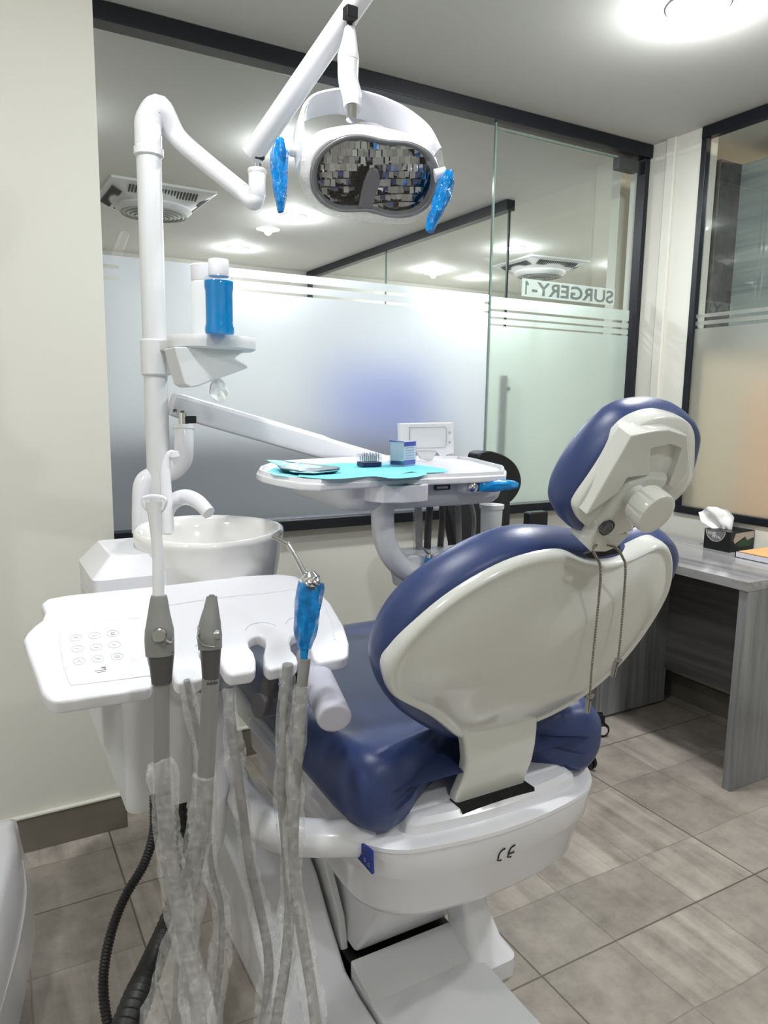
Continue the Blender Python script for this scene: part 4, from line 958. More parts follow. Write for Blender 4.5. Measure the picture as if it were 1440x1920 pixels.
# ================================================================== DELIVERY UNIT
du = empty('delivery_unit', (0.45, 1.85, 0.95), 'white instrument delivery unit on a long arm, beyond the chair backrest', 'delivery unit')
tube('pivot_pipe', [at(266, 1000, 1.84), at(266, 950, 1.84), at(270, 905, 1.84), at(295, 890, 1.85), at(325, 882, 1.84), at(342, 862, 1.82), at(345, 835, 1.80), at(344, 802, 1.80)], [0.024]*5+[0.024, 0.0235, 0.0235], WHITE, du, n=24, sm=7)
tube('pivot_collar', [at(344, 805, 1.80), at(344, 797, 1.80)], 0.026, WHITE, du, sm=1, n=24, bevel=0.002)
tube('chrome_pin', [at(344, 800, 1.80), at(344, 775, 1.80)], 0.012, CHROME, du, sm=1)
# arm: a tapered hollow section
A0 = at(322, 757, 1.83); A1 = at(738, 877, 2.2)
d = (A1-A0).normalized(); up = Vector((0, 0, 1)); up = (up-d*up.dot(d)).normalized(); sd = d.cross(up)
def armring(p, h, w_):
    pts = [(-.5, .30), (-.42, .44), (-.25, .5), (.25, .5), (.42, .44), (.5, .30), (.5, -.30), (.42, -.46), (.3, -.5), (-.3, -.5), (-.42, -.46), (-.5, -.30)]
    return [p+sd*a*w_+up*b_*h for a, b_ in pts]
arm = loft('arm', [armring(A0, .055, .05), armring(A0+d*.02, .060, .054), armring(A0.lerp(A1, .62), .064, .056), armring(A0.lerp(A1, .66), .058, .054), armring(A1, .058, .050)], WHITE, du, auto=25)
for px, py in ((328, 770), (342, 773)):
    lathe('arm_screw', [(0.0045, -.004), (0.0045, .002), (0.002, .001)], at(px, py, 1.80), MATS['dark steel bolt'], arm, axis=(-.4, -.8, 0), n=12)
box('arm_notch', at(356, 786, 1.80)-Vector((.012, .01, .010)), at(356, 786, 1.80)+Vector((.014, .01, .008)), BLACK, arm)
# table top
TZ_ = 1.212
tp = [(480, 887), (484, 880), (500, 874), (535, 868), (600, 864), (730, 858), (862, 860), (886, 863), (946, 878), (950, 882), (949, 890), (900, 893), (740, 899), (640, 904), (600, 907), (562, 905), (520, 898), (492, 892)]
to = [onz(x, y, TZ_) for x, y in tp]
top_ = prism('tray_top', to, (0, 0, -0.016), WHITE, du, bevel=0.004)
def inset(poly, dd):
    c = sum(poly, Vector())/len(poly); return [c+(p-c)*(1-dd/(p-c).length) for p in poly]
rim_o = inset(to, 0.004); rim_i = inset(to, 0.018); n = len(to)
v = [p+Vector((0, 0, -.002)) for p in rim_o]+[p+Vector((0, 0, .008)) for p in inset(to, .007)]+[p+Vector((0, 0, .008)) for p in inset(to, .013)]+[p+Vector((0, 0, -.001)) for p in rim_i]
f = [(r*n+k, r*n+(k+1) % n, (r+1)*n+(k+1) % n, (r+1)*n+k) for r in range(3) for k in range(n)]
mk('tray_rim', v, f, WHITE, top_, bevel=0)
# body under the table
x0b, x1b = ony(645, 905, 1.405).x, ony(948, 905, 1.405).x
br_ = []
for z, s, fx in ((TZ_-.015, 0, 0), (1.165, .0, 0.006), (1.148, .004, .008), (1.138, .012, .012), (1.132, .03, .03)):
    br_.append(rr3((x0b+x1b)/2+fx*.6, 1.585+s*.3, (x1b-x0b)/2-s-fx*.4, 0.180-s, 0.03, z))
loft('tray_body', br_, WHITE2, du, auto=60)
yp = 1.43
cpn = [onz(x, y, 1.192) for x, y in [(698, 908), (696, 905), (705, 903), (760, 901), (785, 901), (796, 905), (803, 911), (800, 914), (785, 918), (760, 920), (735, 919), (712, 914)]]
yy = [p.y for p in cpn]
cx0, cx1 = ony(697, 910, 1.37).x, ony(803, 910, 1.37).x
cp = [(cx0, 1.42), (cx0+.002, 1.380), (cx0+.02, 1.355), (cx0+.06, 1.337), (cx1-.05, 1.335), (cx1-.015, 1.347), (cx1, 1.370), (cx1, 1.42)]
pan = prism('control_panel', [(x, y, 1.200) for x, y in cp], (0, 0, -0.038), WHITE, du, bevel=0.003)
ins = [((x-(cx0+cx1)/2)*.93+(cx0+cx1)/2, (y-1.38)*.86+1.378, 1.2005) for x, y in cp]
mk('keypad_face', ins, [tuple(range(len(ins)))], mat('pale grey keypad', (172, 178, 188), 0.3), pan, smooth=False)
g = MB(); kk = MB()
for i in range(5):
    for j in range(2):
        cx_, cy_ = cx0+.028+i*.024, 1.360+j*.024
        if i == 2: continue
        lathe('keypad_button', [(0.0078, 0.0), (0.0072, 0.0012), (0.0, 0.0014)], (cx_, cy_, 1.2004), MATS.get('white button') or mat('white button', (225, 228, 234), 0.3), pan, n=16)
xm_ = cx0+.028+2*.024
for a, b_ in ((-.014, 1.365), (.014, 1.365), (0, 1.357), (0, 1.378)):
    g.box((xm_+a-.006, b_-.006, 1.2007), (xm_+a+.006, b_+.006, 1.2014))
g.out('keypad_mark', mat('navy print', (28, 48, 110), 0.4), pan, smooth=False)
yf = 1.402
q0, q1 = ony(815, 908, yf), ony(843, 918, yf)
box('name_plate', (q0.x, yf-.004, q1.z), (q1.x, yf+.004, q0.z), mat('dark nameplate', (52, 54, 58), 0.3), du)
box('name_plate_strip', (q0.x+.004, yf-.0046, (q0.z+q1.z)/2-.003), (q1.x-.008, yf-.0036, (q0.z+q1.z)/2+.002), mat('pale nameplate strip', (190, 190, 190), 0.3), du, bevel=0)
# handle
h0 = ony(872, 914, 1.44); h1 = ony(958, 907, 1.38)
hb = tube('handle', [ony(862, 914, 1.41), ony(876, 913, 1.38), ony(905, 912, 1.365), ony(945, 909, 1.355), ony(962, 910, 1.365)], [0.013, 0.016, 0.013, 0.012, 0.009], WHITE, du, n=18, sm=5)
tube('handle_film', [ony(893, 912, 1.365), ony(905, 912, 1.363), ony(930, 910, 1.355), ony(948, 909, 1.355), ony(966, 910, 1.365)], [0.0155, 0.015, 0.014, 0.0135, 0.010], BLUE_PAD, hb, n=20, sm=5, wob=0.3, label='blue barrier film on the handle')
lathe('handle_bolt', [(0.0105, -.01), (0.0105, .008), (0.006, .011), (0, .011)], ony(885, 914, 1.357), CHROME, hb, axis=(-.3, -1, .1), n=20)
# viewer plate at the back
yv = 1.74
vo = [ony(x, y, yv) for x, y in [(750, 794), (850, 792), (851, 850), (838, 852), (833, 858), (826, 850), (820, 845), (782, 845), (778, 852), (752, 852)]]
vw = prism('film_viewer', vo, (0, 0.016, 0), WHITE, du, bevel=0.002)
vi = [ony(x, y, yv-.001) for x, y in [(768, 801), (834, 800), (837, 804), (837, 834), (833, 839), (768, 840)]]
mk('viewer_screen', vi, [tuple(range(len(vi)))], mat('viewer screen', (214, 217, 220), 0.25), vw, smooth=False)
tube('screen_outline', [p-Vector((0, .001, 0)) for p in vi+[vi[0]]], 0.0012, mat('grey moulding line', (176, 178, 180), 0.4), vw, n=6, sm=1)
for py in (811, 829): lathe('viewer_button', [(0.004, 0), (0.004, .002), (0, .002)], ony(843, py, yv), MATS['grey moulding line'], vw, axis=(0, -1, 0), n=14)
prism('viewer_stand', [ony(x, y, yv+.006) for x, y in [(783, 845), (820, 845), (812, 862), (806, 864), (790, 860)]], (0, .012, 0), WHITE2, vw, bevel=0.002)
# drop tube and instrument holder
yt = 1.43
tube('drop_tube', [ony(717, 920, yt), ony(717, 960, yt), ony(720, 1005, yt), ony(733, 1040, yt), ony(755, 1065, yt), ony(782, 1080, yt)], [0.0265, 0.0265, 0.026, 0.0255, 0.025, 0.0245], WHITE2, du, n=26, sm=8)
hl_ = [ony(x, y, 1.46) for x, y in [(764, 1044), (776, 1040), (888, 1032), (930, 1032), (930, 1075), (870, 1088), (808, 1095), (796, 1108), (772, 1112), (766, 1100)]]
hz = prism('instrument_holder', [ony(x, y, 1.44) for x, y in [(762, 1046), (772, 1041), (930, 1030), (930, 1095), (800, 1110), (771, 1112), (766, 1085)]], (0, 0.09, 0), WHITE2, du, bevel=0.006)
for px, py in ((806, 1052), (842, 1048), (880, 1045)):
    lathe('holder_cup', [(0.019, -.03), (0.022, -.002), (0.019, .0035), (0.015, .002), (0.013, -.02)], ony(px, py, 1.455), WHITE, hz, axis=(0, -.45, 1), n=24)
# hoses under the table
for i, (pts, r, m_) in enumerate([([(784, 950), (785, 985), (786, 1038)], .0085, GREYH), ([(806, 950), (803, 985), (801, 1036)], .009, DGREY), ([(829, 948), (829, 980), (825, 1034)], .008, DGREY), ([(859, 948), (860, 985), (861, 1034)], .0075, GREYP), ([(884, 946), (889, 975), (885, 1034)], .0055, GREYP)]):
    tube('instrument_hose', [ony(x, y, 1.50+i*.01) for x, y in pts]+[ony(pts[-1][0], pts[-1][1]+40, 1.52)], r, m_, du, n=12, sm=5, label=['wrapped pale hose', None, None, None, 'thin pale hose'][i] or '') if False else tube('instrument_hose', [ony(x, y, 1.50+i*.01) for x, y in pts]+[ony(pts[-1][0], pts[-1][1]+40, 1.52)], r, m_, du, n=12, sm=5)
tube('hose_wrap', [ony(x, y, 1.50) for x, y in [(782, 952), (784, 985), (782, 1000), (786, 1034)]], 0.0125, WRAP, du, n=12, sm=5, wob=.6, seed=8)
# air syringe in the far holder
sy = empty('air_syringe', ony(806, 1050, 1.44), 'small air syringe wrapped in blue film, parked in the far instrument holder', 'dental syringe')
tube('body', [ony(803, 1092, 1.43), ony(804, 1065, 1.43), ony(807, 1046, 1.43)], [0.008, 0.010, 0.012], BLUE_PAD, sy, n=16, sm=4, wob=.2)
tube('head', [ony(806, 1048, 1.43), ony(808, 1038, 1.43)], [0.010, 0.0085], STEEL, sy, n=14, sm=1, bevel=.002)
tube('nozzle', [ony(807, 1040, 1.43), ony(800, 1035, 1.43), ony(784, 1019, 1.43)], [0.0035, 0.003, 0.002], STEEL, sy, n=10, sm=3)
# cup under the table
cpz = ony(921, 975, 1.47)
cu = empty('waste_cup', cpz, 'translucent white cup clipped under the right end of the instrument tray', 'cup')
Hc = (ony(921, 945, 1.47)-ony(921, 1003, 1.47)).z
lathe('cup', [(0.024, -Hc/2), (0.026, -Hc/2+.003), (0.028, Hc/2-.008), (0.0265, Hc/2-.008), (0.0245, -Hc/2+.006), (0.0, -Hc/2+.004)], cpz, CUP, cu)
lathe('cup_holder_ring', [(0.0275, Hc/2-.010), (0.031, Hc/2-.010), (0.0315, Hc/2), (0.0275, Hc/2)], cpz, WHITE2, cu)

# things lying on the table
TT = TZ_+0.0025
bibp = [(500, 884), (515, 877), (560, 873), (640, 868), (720, 868), (790, 872), (835, 879), (840, 884), (800, 886), (770, 884), (740, 890), (700, 884), (660, 888), (600, 893), (540, 894), (512, 890)]
bo = [onz(x, y, TZ_+.0075) for x, y in bibp]
bb = mk('paper_bib', bo+[p-Vector((0, 0, .001)) for p in bo], [tuple(range(len(bo))), tuple(range(2*len(bo)-1, len(bo)-1, -1))]+[(k, (k+1) % len(bo), len(bo)+(k+1) % len(bo), len(bo)+k) for k in range(len(bo))], BIB, None, smooth=False)
tag(bb, 'cyan paper bib spread over the instrument tray', 'paper bib')
# scalloped front drape of the bib
g = MB(); fr0 = [(640, 897), (665, 892), (700, 886), (735, 891), (770, 892), (800, 888), (835, 884)]
v = []; pts = smoothpath([onz(x, y, TZ_+.0095) for x, y in [(560, 889), (610, 890), (650, 888), (700, 883), (735, 889), (775, 886), (800, 885)]], 5)
low = smoothpath([onz(x, y, TZ_+.0095) for x, y in [(560, 894), (610, 898), (650, 897), (700, 893), (735, 897), (775, 895), (800, 890)]], 5)
g.add((pts+low, [(k, k+1, len(pts)+k+1, len(pts)+k) for k in range(len(pts)-1)])); 
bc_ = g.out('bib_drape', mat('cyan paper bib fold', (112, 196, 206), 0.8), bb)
# dark green kidney tray with pouches
kt = empty('instrument_dish', onz(590, 885, TT), 'dark teal instrument dish at the left end of the instrument tray', 'dish')
ko = [onz(x, y, TZ_+.010) for x, y in [(520, 880), (565, 874), (636, 882), (638, 886), (600, 890), (560, 890), (524, 885)]]
mk('dish', *loftm([[p+(sum(ko, Vector())/len(ko)-p)*.12 for p in ko], [p+Vector((0, 0, .008)) for p in ko], [p+Vector((0, 0, .009)) for p in inset(ko, .004)]]), TEAL, kt, smooth=False)
def pouch(pts, label, m_, seed):
    o = [onz(x, y, TZ_+.016+h) for x, y, h in pts]
    c = sum(o, Vector())/len(o); n = len(o); rings = [o]
    for s in (.75, .45, .15):
        rings.append([c+(p-c)*s+Vector((0, 0, .004*(1+noise.noise(p*30+Vector((seed, 0, 0)))*1.6)*.6)) for p in o])
    rings2 = [[p-Vector((0, 0, .002)) for p in r] for r in rings[::-1]]
    v, f = loftm(rings2+rings); ob = mk('sterilisation_pouch', v, f, m_, None, auto=50); tag(ob, label, 'pouch', 'sterilisation pouches on the dish'); return ob
pouch([(500, 862, .010), (530, 866, .010), (575, 871, .006), (640, 877, 0), (600, 880, 0), (560, 878, 0), (525, 873, .004)], 'pale blue sterilisation pouch with a raised left corner, topmost on the teal dish', PBLUE, 1)
pouch([(530, 870, .003), (560, 872, .004), (600, 876, .002), (634, 881, 0), (590, 886, 0), (550, 884, 0), (528, 878, 0)], 'flatter pale blue pouch in the teal dish, underneath the raised one', PBLUE, 5)
# bur block
bp0 = onz(681, 881, TT); bp1 = onz(723, 881, TT)
bur = empty('bur_block', bp0.lerp(bp1, .5), 'small clear bur box with a dark base and steel burs on the cyan bib', 'bur box')
wx = (bp1.x-bp0.x); yb0 = bp0.y
box('base', (bp0.x, yb0, TT+.006), (bp0.x+wx, yb0+.035, TT+.018), mat('navy bur base', (18, 30, 70), 0.3), bur)
box('clear_lid', (bp0.x, yb0, TT+.018), (bp0.x+wx, yb0+.035, TT+.036), CLEARP, bur, bevel=0)
for i in range(9):
    x = bp0.x+.004+i*(wx-.008)/8; h = .014+.004*((i*7) % 3)
    for j in range(2):
        tube('bur', [(x, yb0+.010+j*.014, TT+.018), (x, yb0+.010+j*.014, TT+.018+h)], .0011, STEEL, bur, n=6, sm=1)
tube('lid_peg', [(bp0.x+wx*.55, yb0+.018, TT+.036), (bp0.x+wx*.55, yb0+.018, TT+.044)], .003, CLEARP, bur, n=8, sm=1)
# boxed bottle: clear carton with blue and white print
c0 = onz(729, 877, TT); c1 = onz(757, 879, TT); c2 = onz(781, 876, TT)
pk = empty('strip_box', c1, 'clear and blue printed carton standing on the cyan bib', 'carton')
hh = 0.068
side = [c0, c1, c2, c0+(c2-c1)]
BLW = mat('blue carton print', (40, 74, 178), 0.3); WHP = mat('white carton print', (222, 228, 236), 0.35)
def wallq(a, b_, z0, z1, m_, nm, off=0):
    return mk(nm, [a+Vector((0, 0, z0)), b_+Vector((0, 0, z0)), b_+Vector((0, 0, z1)), a+Vector((0, 0, z1))], [(0, 1, 2, 3)], m_, pk, smooth=False)
sc_ = .97; cc = sum(side, Vector())/4; inn = [cc+(p-cc)*.9 for p in side]
v, f = loftm([[p+Vector((0, 0, .006)) for p in inn], [p+Vector((0, 0, hh*.97)) for p in inn]]); mk('card_insert', v, f, WHP, pk, smooth=False)
v, f = loftm([[p+Vector((0, 0, .0055)) for p in side], [p+Vector((0, 0, hh)) for p in side]]); mk('clear_carton', v, f, CLEARP, pk, smooth=False)
e0 = Vector((0, -.0006, 0))
wallq(inn[1]+e0, inn[2]+e0, hh*.80, hh*.96, BLW, 'blue_band'); wallq(inn[1]+e0, inn[2]+e0, .008, .020, BLW, 'blue_band')
wallq(inn[0]+e0, inn[1]+e0, .008, .018, mat('slate blue print', (70, 100, 150), 0.3), 'blue_band')
gl = MB()
for k in range(5):
    z = hh*.35+k*.0065; a = inn[1].lerp(inn[2], .12)+e0*2; b_ = inn[1].lerp(inn[2], .85)+e0*2
    gl.add(([a+Vector((0, 0, z)), b_+Vector((0, 0, z)), b_+Vector((0, 0, z+.0016)), a+Vector((0, 0, z+.0016))], [(0, 1, 2, 3)]))
gl.out('print_lines', mat('pale blue print lines', (150, 172, 214), 0.4), pk, smooth=False)
wallq(c0, c1, hh*.96, hh, BLW, 'carton_edge')

# ================================================================== ASSISTANT TRAY (foreground)
AN = Vector((0, -.30, 1)).normalized(); AP = Vector((0, 1.2, .90))
def ap(px, py, h=0.0): return on(px, py, AP+AN*h, AN)
asn = empty('assistant_tray', (0.36, 1.38, 0.88), 'white tilted assistant tray with nine button keypad in the foreground', 'tray')
# outline with the four holder slots cut into the front edge
ao = [(77, 1130), (90, 1121), (130, 1114), (300, 1097), (450, 1079), (520, 1075), (555, 1079), (590, 1098), (620, 1130), (645, 1172), (655, 1205), (654, 1228), (645, 1235),
      (600, 1243), (588, 1236), (584, 1222), (580, 1200), (572, 1188), (560, 1186), (548, 1192), (544, 1204), (547, 1218), (556, 1228), (560, 1240), (554, 1247),
      (505, 1256), (496, 1246), (494, 1226), (498, 1210), (498, 1197), (486, 1190), (474, 1193), (466, 1200), (468, 1212), (476, 1222), (480, 1236), (480, 1252), (474, 1260),
      (432, 1266), (422, 1258), (414, 1244), (408, 1226), (398, 1214), (384, 1214), (374, 1222), (376, 1232), (382, 1242), (386, 1256), (384, 1268), (376, 1275),
      (335, 1282), (327, 1274), (322, 1258), (322, 1238), (316, 1222), (300, 1214), (282, 1218), (276, 1228), (280, 1244), (286, 1258), (286, 1280), (282, 1290),
      (110, 1316), (92, 1312), (78, 1298), (66, 1262), (52, 1225), (44, 1198), (50, 1186), (64, 1172), (78, 1162), (84, 1148)]
aop = [ap(*p) for p in ao]
tray = prism('tray_plate', aop, -AN*0.027, WHITE, asn, bevel=0.0065)
# raised front step: shallow inner panel line
def linepx(name, px, r, m_, h=0.0005, par=tray, closed=True, sm=3):
    p = [ap(x, y, h) for x, y in px]
    if closed: p = p+[p[0]]
    return tube(name, p, r, m_, par, n=6, sm=sm)
kp = [(118, 1176), (150, 1166), (240, 1158), (243, 1164), (243, 1268), (240, 1272), (140, 1284), (128, 1278), (120, 1245), (114, 1200)]
mk('keypad_panel', [ap(x, y, .0006) for x, y in kp], [tuple(range(len(kp)))], mat('keypad panel white', (228, 229, 234), 0.18), tray, smooth=False)
linepx('keypad_edge', [(118, 1176), (150, 1168), (262, 1158)], 0.0008, WHITE, closed=False)
linepx('keypad_edge', [(118, 1176), (112, 1200), (120, 1250), (132, 1280), (150, 1283), (285, 1266)], 0.0009, WHITE, closed=False)
linepx('moulded_ridge', [(285, 1140), (400, 1122), (500, 1112), (560, 1106), (600, 1130), (622, 1170), (628, 1200)], 0.0016, WHITE, closed=False)
def cbx(x, y): return (100+x/9.0, 1160+y/9.0)
btn = [(380, 322), (695, 285), (1003, 250), (408, 508), (722, 478), (1032, 438), (438, 718), (752, 678), (1078, 638)]
for i, (x, y) in enumerate(btn):
    cx_, cy_ = cbx(x, y); c = ap(cx_, cy_, .001); rr = (ap(cx_+11.2, cy_, .001)-c).length
    U = (ap(cx_+10, cy_-1, .001)-c).normalized(); V = AN.cross(U)
    kb = tube('keypad_button', [c+U*rr*math.cos(t)+V*rr*math.sin(t) for t in np.linspace(0, 2*math.pi, 33)], 0.00035, INKG, tray, n=5, sm=1)
    s = rr*.55; q = lambda a, b_: c+U*a*s+V*b_*s
    ic = [[(-.6, 0), (.6, 0), (.6, .5), (-.6, .5), (-.6, 0)], [(-.8, .2), (-.2, -.4), (.3, .1), (.8, -.2)], [(-.4, -.6), (.4, -.6), (.5, .5), (-.5, .5), (-.4, -.6)], [(-.8, .3), (0, -.1), (.8, -.1), (0, -.1), (0, -.7)], [(-.7, .4), (-.3, -.3), (.8, -.4)], [(-.8, .4), (0, -.1), (.8, .2), (0, -.1), (-.1, -.7)], [(-.8, -.5), (-.2, 0), (0, .6), (.2, 0), (.8, -.5)], [(-.8, .6), (-.2, .2), (.8, 0), (.1, -.2), (.1, -.6)], [(-.7, .4), (.7, .4), (.7, -.4), (-.7, -.4), (-.7, .4)]][i]
    tube('button_icon', [q(*t) for t in ic], 0.00045, INKG if i != 2 else INKM, kb, n=5, sm=1)
g = MB()
for pl in ([(800, 815), (880, 805), (893, 865), (868, 862), (858, 832), (818, 838)], ): g.add(([ap(*cbx(*p), .0009) for p in pl], [tuple(range(len(pl)))]))
g.add(([ap(*cbx(*p), .0009) for p in [(700, 880), (888, 852), (890, 862), (700, 892)]], [(0, 1, 2, 3)])); g.add(([ap(*cbx(*p), .0009) for p in [(735, 905), (892, 882), (893, 890), (735, 915)]], [(0, 1, 2, 3)]))
g.out('brand_mark', INKM, tray, smooth=False)
# scooped recesses round each slot
for px, py, r in ((300, 1212, 26), (392, 1212, 25), (492, 1182, 32), (566, 1170, 30)):
    c = ap(px, py, .0008); rr = (ap(px+r, py, .0008)-c).length
    lathe('slot_recess', [(rr, 0.0), (rr*.97, .0012), (rr*.93, .0002), (rr*.8, .0)], c, WHITE, tray, axis=AN, n=36) if False else tube('slot_recess', [c+Vector((1, 0, 0))*rr*math.cos(t)+AN.cross(Vector((1, 0, 0)))*rr*.85*math.sin(t) for t in np.linspace(math.radians(20), math.radians(160), 20)], 0.0011, WHITE, tray, n=6, sm=1)
# front lips between the slots
tube('support_bracket', [(0.36, 1.36, 0.90), (0.36, 1.45, 0.80), (0.36, 1.55, 0.75)], 0.03, WHITE2, asn, n=16, sm=4)

# ---- handpieces with their hoses
SIL = GREYP
def rings_at(pts): return None
DH = 1.12
sh_ = empty('suction_handpiece', ap(302, 1225), 'large grey suction handpiece with a long white tip, leftmost in the tray', 'suction handpiece')
P_ = lambda x, y, D=DH: at(x, y, D)
tube('handpiece_body', [P_(300, 1228), P_(299, 1200), P_(299, 1180), P_(298, 1150), P_(298, 1119), P_(298, 1116)], [0.0215, 0.0222, 0.0215, 0.0165, 0.0122, 0.0105], GREYP, sh_, n=28, sm=4)
tube('handpiece_collar', [P_(303, 1281), P_(302, 1222)], [0.0148, 0.0200], DGREY, sh_, n=28, sm=1, label='dark metal collar')
lathe('flow_valve', [(0.0105, -.012), (0.0105, .003), (0.009, .005), (0, .005)], P_(299, 1191, DH-.026), STEEL, sh_, axis=(-.3, -1, .1), n=24)
tube('valve_spring', [P_(310, 1200, DH-.02), P_(320, 1204, DH-.02), P_(324, 1196, DH-.01)], .0017, CHROME, sh_, n=8, sm=4)
tip = tube('suction_tip', [P_(297, 1120), P_(297, 1080), P_(296, 1040), P_(293, 1000), P_(290, 962), P_(288, 942)], [0.0098, 0.0098, 0.0092, 0.0095, 0.0118, 0.0135], WHITE, sh_, n=24, sm=5, flat=.9, label='long white suction tip')
rimo = [P_(x, y) for x, y in [(269, 934), (286, 930), (309, 935), (308, 948), (301, 958), (280, 958), (270, 946)]]
tube('tip_rim', rimo+[rimo[0]], 0.003, WHITE, tip, n=10, sm=4)
def hose(pts, rad, m_, par, nm='hose', Ds=None, **k): return tube(nm, [at(x, y, D) for x, y, D in pts], rad, m_, par, n=16, sm=7, **k)
hA = [(303, 1270, 1.12), (303, 1360, 1.13), (304, 1450, 1.14), (312, 1560, 1.16), (330, 1680, 1.18), (355, 1800, 1.18), (372, 1900, 1.17), (382, 2010, 1.16)]
hose(hA, 0.0122, GREYH, sh_)
hose([(300, 1425, 1.14), (306, 1450, 1.14), (312, 1560, 1.16), (330, 1680, 1.18), (355, 1800, 1.18), (372, 1900, 1.17), (382, 2010, 1.16)], [0.016, 0.022, 0.019, 0.022, 0.021, 0.022, 0.022], WRAP, sh_, nm='plastic_sleeve', wob=.55, seed=1)
sv = empty('saliva_handpiece', ap(393, 1228), 'grey cone shaped saliva suction handpiece, second from left in the tray', 'suction handpiece')
D3 = 1.15
P3 = lambda x, y, D=D3: at(x, y, D)
tube('handpiece_body', [P3(394, 1216), P3(393, 1190), P3(394, 1165), P3(396, 1140), P3(397, 1122), P3(397, 1118)], [0.0185, 0.0195, 0.0165, 0.0115, 0.0085, 0.0082], GREYP, sv, n=28, sm=4)
lathe('inlet', [(0.0046, .0), (0.0046, .0012), (0.0, .0012)], P3(397, 1117.3), DGREY, sv, n=18)
tube('handpiece_collar', [P3(395, 1281), P3(395, 1214)], [0.0125, 0.0165], DGREY, sv, n=28, sm=1, label='dark metal collar')
lathe('flow_valve', [(0.008, -.008), (0.0088, .0), (0.007, .003), (0, .003)], P3(408, 1190, D3-.008), STEEL, sv, axis=(1, -.35, .1), n=24)
lathe('valve_stub', [(0.006, 0), (0.0065, .004), (0.004, .006), (0, .006)], P3(378, 1178, D3-.005), STEEL, sv, axis=(-1, -.2, .1), n=16)
tube('wire_ring', [P3(374, 1186, D3-.015), P3(370, 1196, D3-.02), P3(380, 1208, D3-.022), P3(398, 1212, D3-.02), P3(410, 1210, D3-.012)], .0013, CHROME, sv, n=8, sm=5)
hB = [(395, 1270, 1.15), (391, 1350, 1.16), (386, 1450, 1.17), (380, 1540, 1.18), (362, 1640, 1.20), (350, 1740, 1.21), (340, 1850, 1.22), (330, 2000, 1.22)]
hose(hB, 0.0135, GREYH, sv)
hose([(386, 1452, 1.17), (380, 1540, 1.18), (362, 1640, 1.20), (350, 1740, 1.21), (325, 1850, 1.22), (312, 2000, 1.22)], [0.019, 0.018, 0.022, 0.026, 0.034, 0.042], WRAP, sv, nm='plastic_sleeve', wob=.6, seed=3)
# three-way syringe
ws = empty('water_syringe', ap(566, 1215), 'three way syringe wrapped in blue film with a bent steel nozzle, rightmost in the tray', 'dental syringe')
D4 = 1.22
P4 = lambda x, y, D=D4: at(x, y, D)
tube('syringe_body', [P4(570, 1235), P4(571, 1205), P4(574, 1170), P4(578, 1130), P4(581, 1104)], [0.0062, 0.0085, 0.0150, 0.0165, 0.0170], BLUE_PAD, ws, n=24, sm=5, wob=.12, label='body wrapped in blue film')
tube('film_cuff', [P4(571, 1215), P4(572, 1190), P4(575, 1150), P4(577, 1110), P4(578, 1092)], [0.011, 0.018, 0.0205, 0.0205, 0.0195], BWRAP, ws, n=24, sm=6, wob=.55, seed=6)
tube('syringe_collar', [P4(581, 1110), P4(582, 1094)], [0.0172, 0.0165], DGREY, ws, n=24, sm=1)
hd = tube('syringe_head', [P4(582, 1100), P4(581, 1082), P4(579, 1071)], [0.0178, 0.0172, 0.008], CHROME, ws, n=10, sm=1, bevel=.002)
for x, y in ((577, 1094), (593, 1091)):
    lathe('push_button', [(0.0055, -.008), (0.006, .003), (0.004, .004), (0, .004)], P4(x, y, D4-.018), STEEL, hd, axis=(.1, -.9, .45), n=16)
nzl = tube('nozzle', [P4(573, 1080), P4(560, 1055), P4(541, 1022), P4(537, 1019), P4(510, 1006)], [0.0050, 0.0042, 0.0038, 0.0032, 0.0028], STEEL, ws, n=12, sm=2)
hC = [(572, 1235, 1.22), (566, 1290, 1.22), (560, 1380, 1.23), (553, 1500, 1.24), (550, 1600, 1.25), (562, 1720, 1.26), (580, 1830, 1.26), (592, 1920, 1.25), (600, 2010, 1.24)]
hose(hC, 0.0095, GREYH, ws)
hose([(569, 1285, 1.22), (560, 1380, 1.23), (554, 1430, 1.24), (553, 1500, 1.24), (550, 1600, 1.25), (562, 1720, 1.26), (580, 1830, 1.26), (592, 1920, 1.25), (600, 2010, 1.24)], [.013, .016, .013, .0165, .015, .016, .019, .019, .019], WRAP, ws, nm='plastic_sleeve', wob=.6, seed=5)
# spare hoses hanging in plastic sleeves
def sleeved(pts, r, rs, label, seed, m_=GREYH):
    t = empty('wrapped_hose', at(*pts[0]), label, 'hose', 'hoses in clear plastic sleeves under the tray')
    hose(pts, r, m_, t); hose(pts, rs, WRAP, t, nm='plastic_sleeve', wob=.6, seed=seed)
sleeved([(350, 1275, 1.22), (358, 1320, 1.23), (369, 1370, 1.24), (380, 1430, 1.25), (388, 1500, 1.26), (395, 1620, 1.28), (414, 1700, 1.30), (414, 1800, 1.30), (402, 1900, 1.29), (398, 2000, 1.28)], .0055, [.009, .011, .012, .010, .010, .012, .017, .018, .017, .016], 'thin hose in a clear sleeve hanging behind the two grey suction hoses', 11)
sleeved([(428, 1290, 1.30), (434, 1360, 1.30), (443, 1430, 1.30), (456, 1530, 1.31), (470, 1630, 1.32), (486, 1700, 1.33), (503, 1790, 1.33), (500, 1880, 1.32), (478, 2000, 1.30)], .0085, [.010, .013, .018, .014, .016, .019, .019, .018, .018], 'bulging clear sleeve over a hose bending right below the empty slot', 13)
sleeved([(540, 1245, 1.25), (535, 1330, 1.26), (532, 1430, 1.27), (530, 1500, 1.28), (538, 1600, 1.29), (543, 1700, 1.29), (536, 1800, 1.28), (522, 1890, 1.27), (508, 2000, 1.26)], .0095, [.011, .013, .015, .013, .014, .016, .017, .018, .019], 'clear sleeved grey hose just left of the blue wrapped syringe', 17)
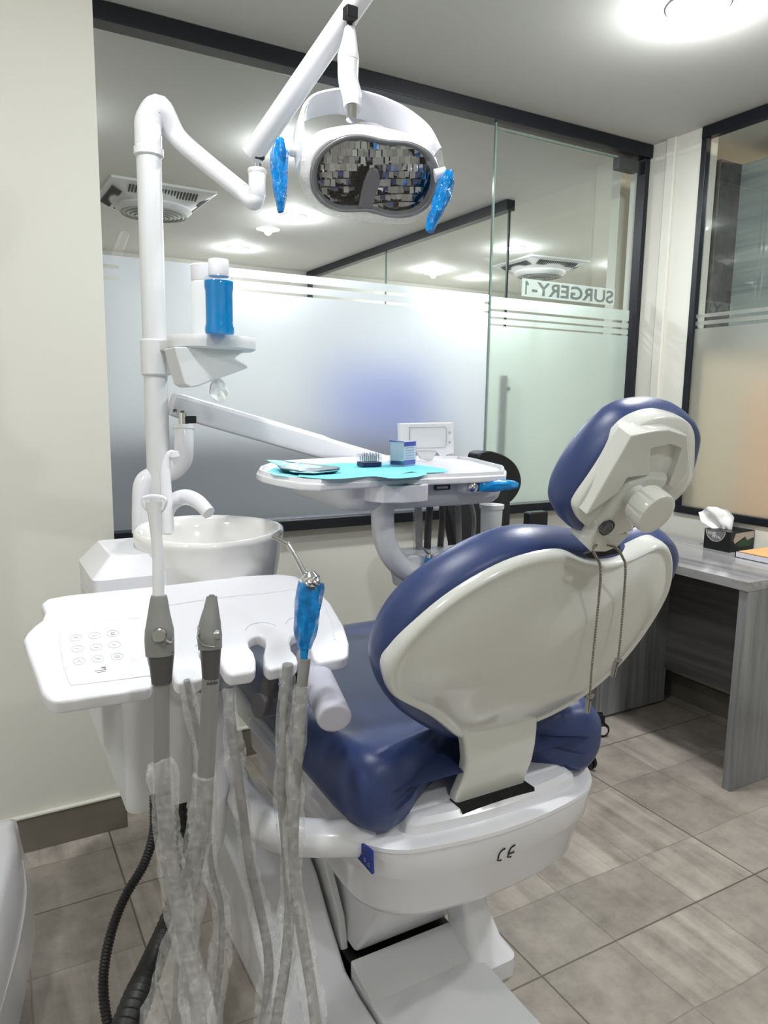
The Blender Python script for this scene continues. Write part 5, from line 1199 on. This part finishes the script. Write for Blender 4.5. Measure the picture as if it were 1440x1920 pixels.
# black waste hoses
bh = tube('waste_hose', [at(x, y, D) for x, y, D in [(289, 1490, 1.42), (288, 1560, 1.41), (270, 1620, 1.40), (235, 1680, 1.38), (208, 1750, 1.35), (194, 1830, 1.33), (200, 1910, 1.30), (225, 1990, 1.28)]], 0.0098, HOSEB, None, n=18, sm=8, ribs=0.006, auto=20)
tag(bh, 'thin black ribbed hose looping down at the left under the unit', 'hose', 'black waste hoses under the spittoon unit')
bh2 = tube('waste_hose', [at(x, y, D) for x, y, D in [(338, 1500, 1.62), (342, 1570, 1.62), (338, 1640, 1.58), (318, 1720, 1.52), (288, 1800, 1.40), (255, 1880, 1.28), (225, 1960, 1.20)]], [0.014, 0.0155, 0.018, 0.021, 0.024, 0.027, 0.028], HOSEB, None, n=24, sm=8, ribs=0.017, auto=20)
tag(bh2, 'thick black corrugated hose running down to the lower left floor', 'hose', 'black waste hoses under the spittoon unit')

# white cabinet at the left edge
wc = empty('equipment_case', (-0.22, 1.6, 0), 'white rounded equipment case cut off by the left edge', 'case')
base_o = [(0.062, 2.20), (0.066, 1.95), (0.030, 1.73), (-0.02, 1.50), (-0.10, 1.30), (-0.50, 1.30), (-0.50, 2.28), (0.02, 2.28)]
mid_o = [(0.045, 2.06), (0.046, 1.90), (0.020, 1.72), (-0.03, 1.50), (-0.11, 1.32), (-0.50, 1.32), (-0.50, 2.12), (0.0, 2.12)]
top_o = [(0.030, 2.00), (0.030, 1.90), (0.005, 1.74), (-0.04, 1.52), (-0.12, 1.35), (-0.49, 1.35), (-0.49, 2.06), (-0.01, 2.06)]
top_i = [(0.012, 1.98), (0.012, 1.90), (-0.01, 1.75), (-0.055, 1.54), (-0.13, 1.37), (-0.47, 1.37), (-0.47, 2.04), (-0.02, 2.04)]
cr = [closed_spline([(x, y, z) for x, y in o], 4) for o, z in ((base_o, 0.0), (mid_o, 0.13), (top_o, 0.262), (top_i, 0.275))]
tube('case_seam', [(x, y, 0.135) for x, y in [(0.048, 2.05), (0.0475, 1.90), (0.0215, 1.72), (-0.0285, 1.50)]], 0.0025, WHITE2, wc, n=8, sm=4)
loft('case_shell', cr, WHITE, wc, auto=50)
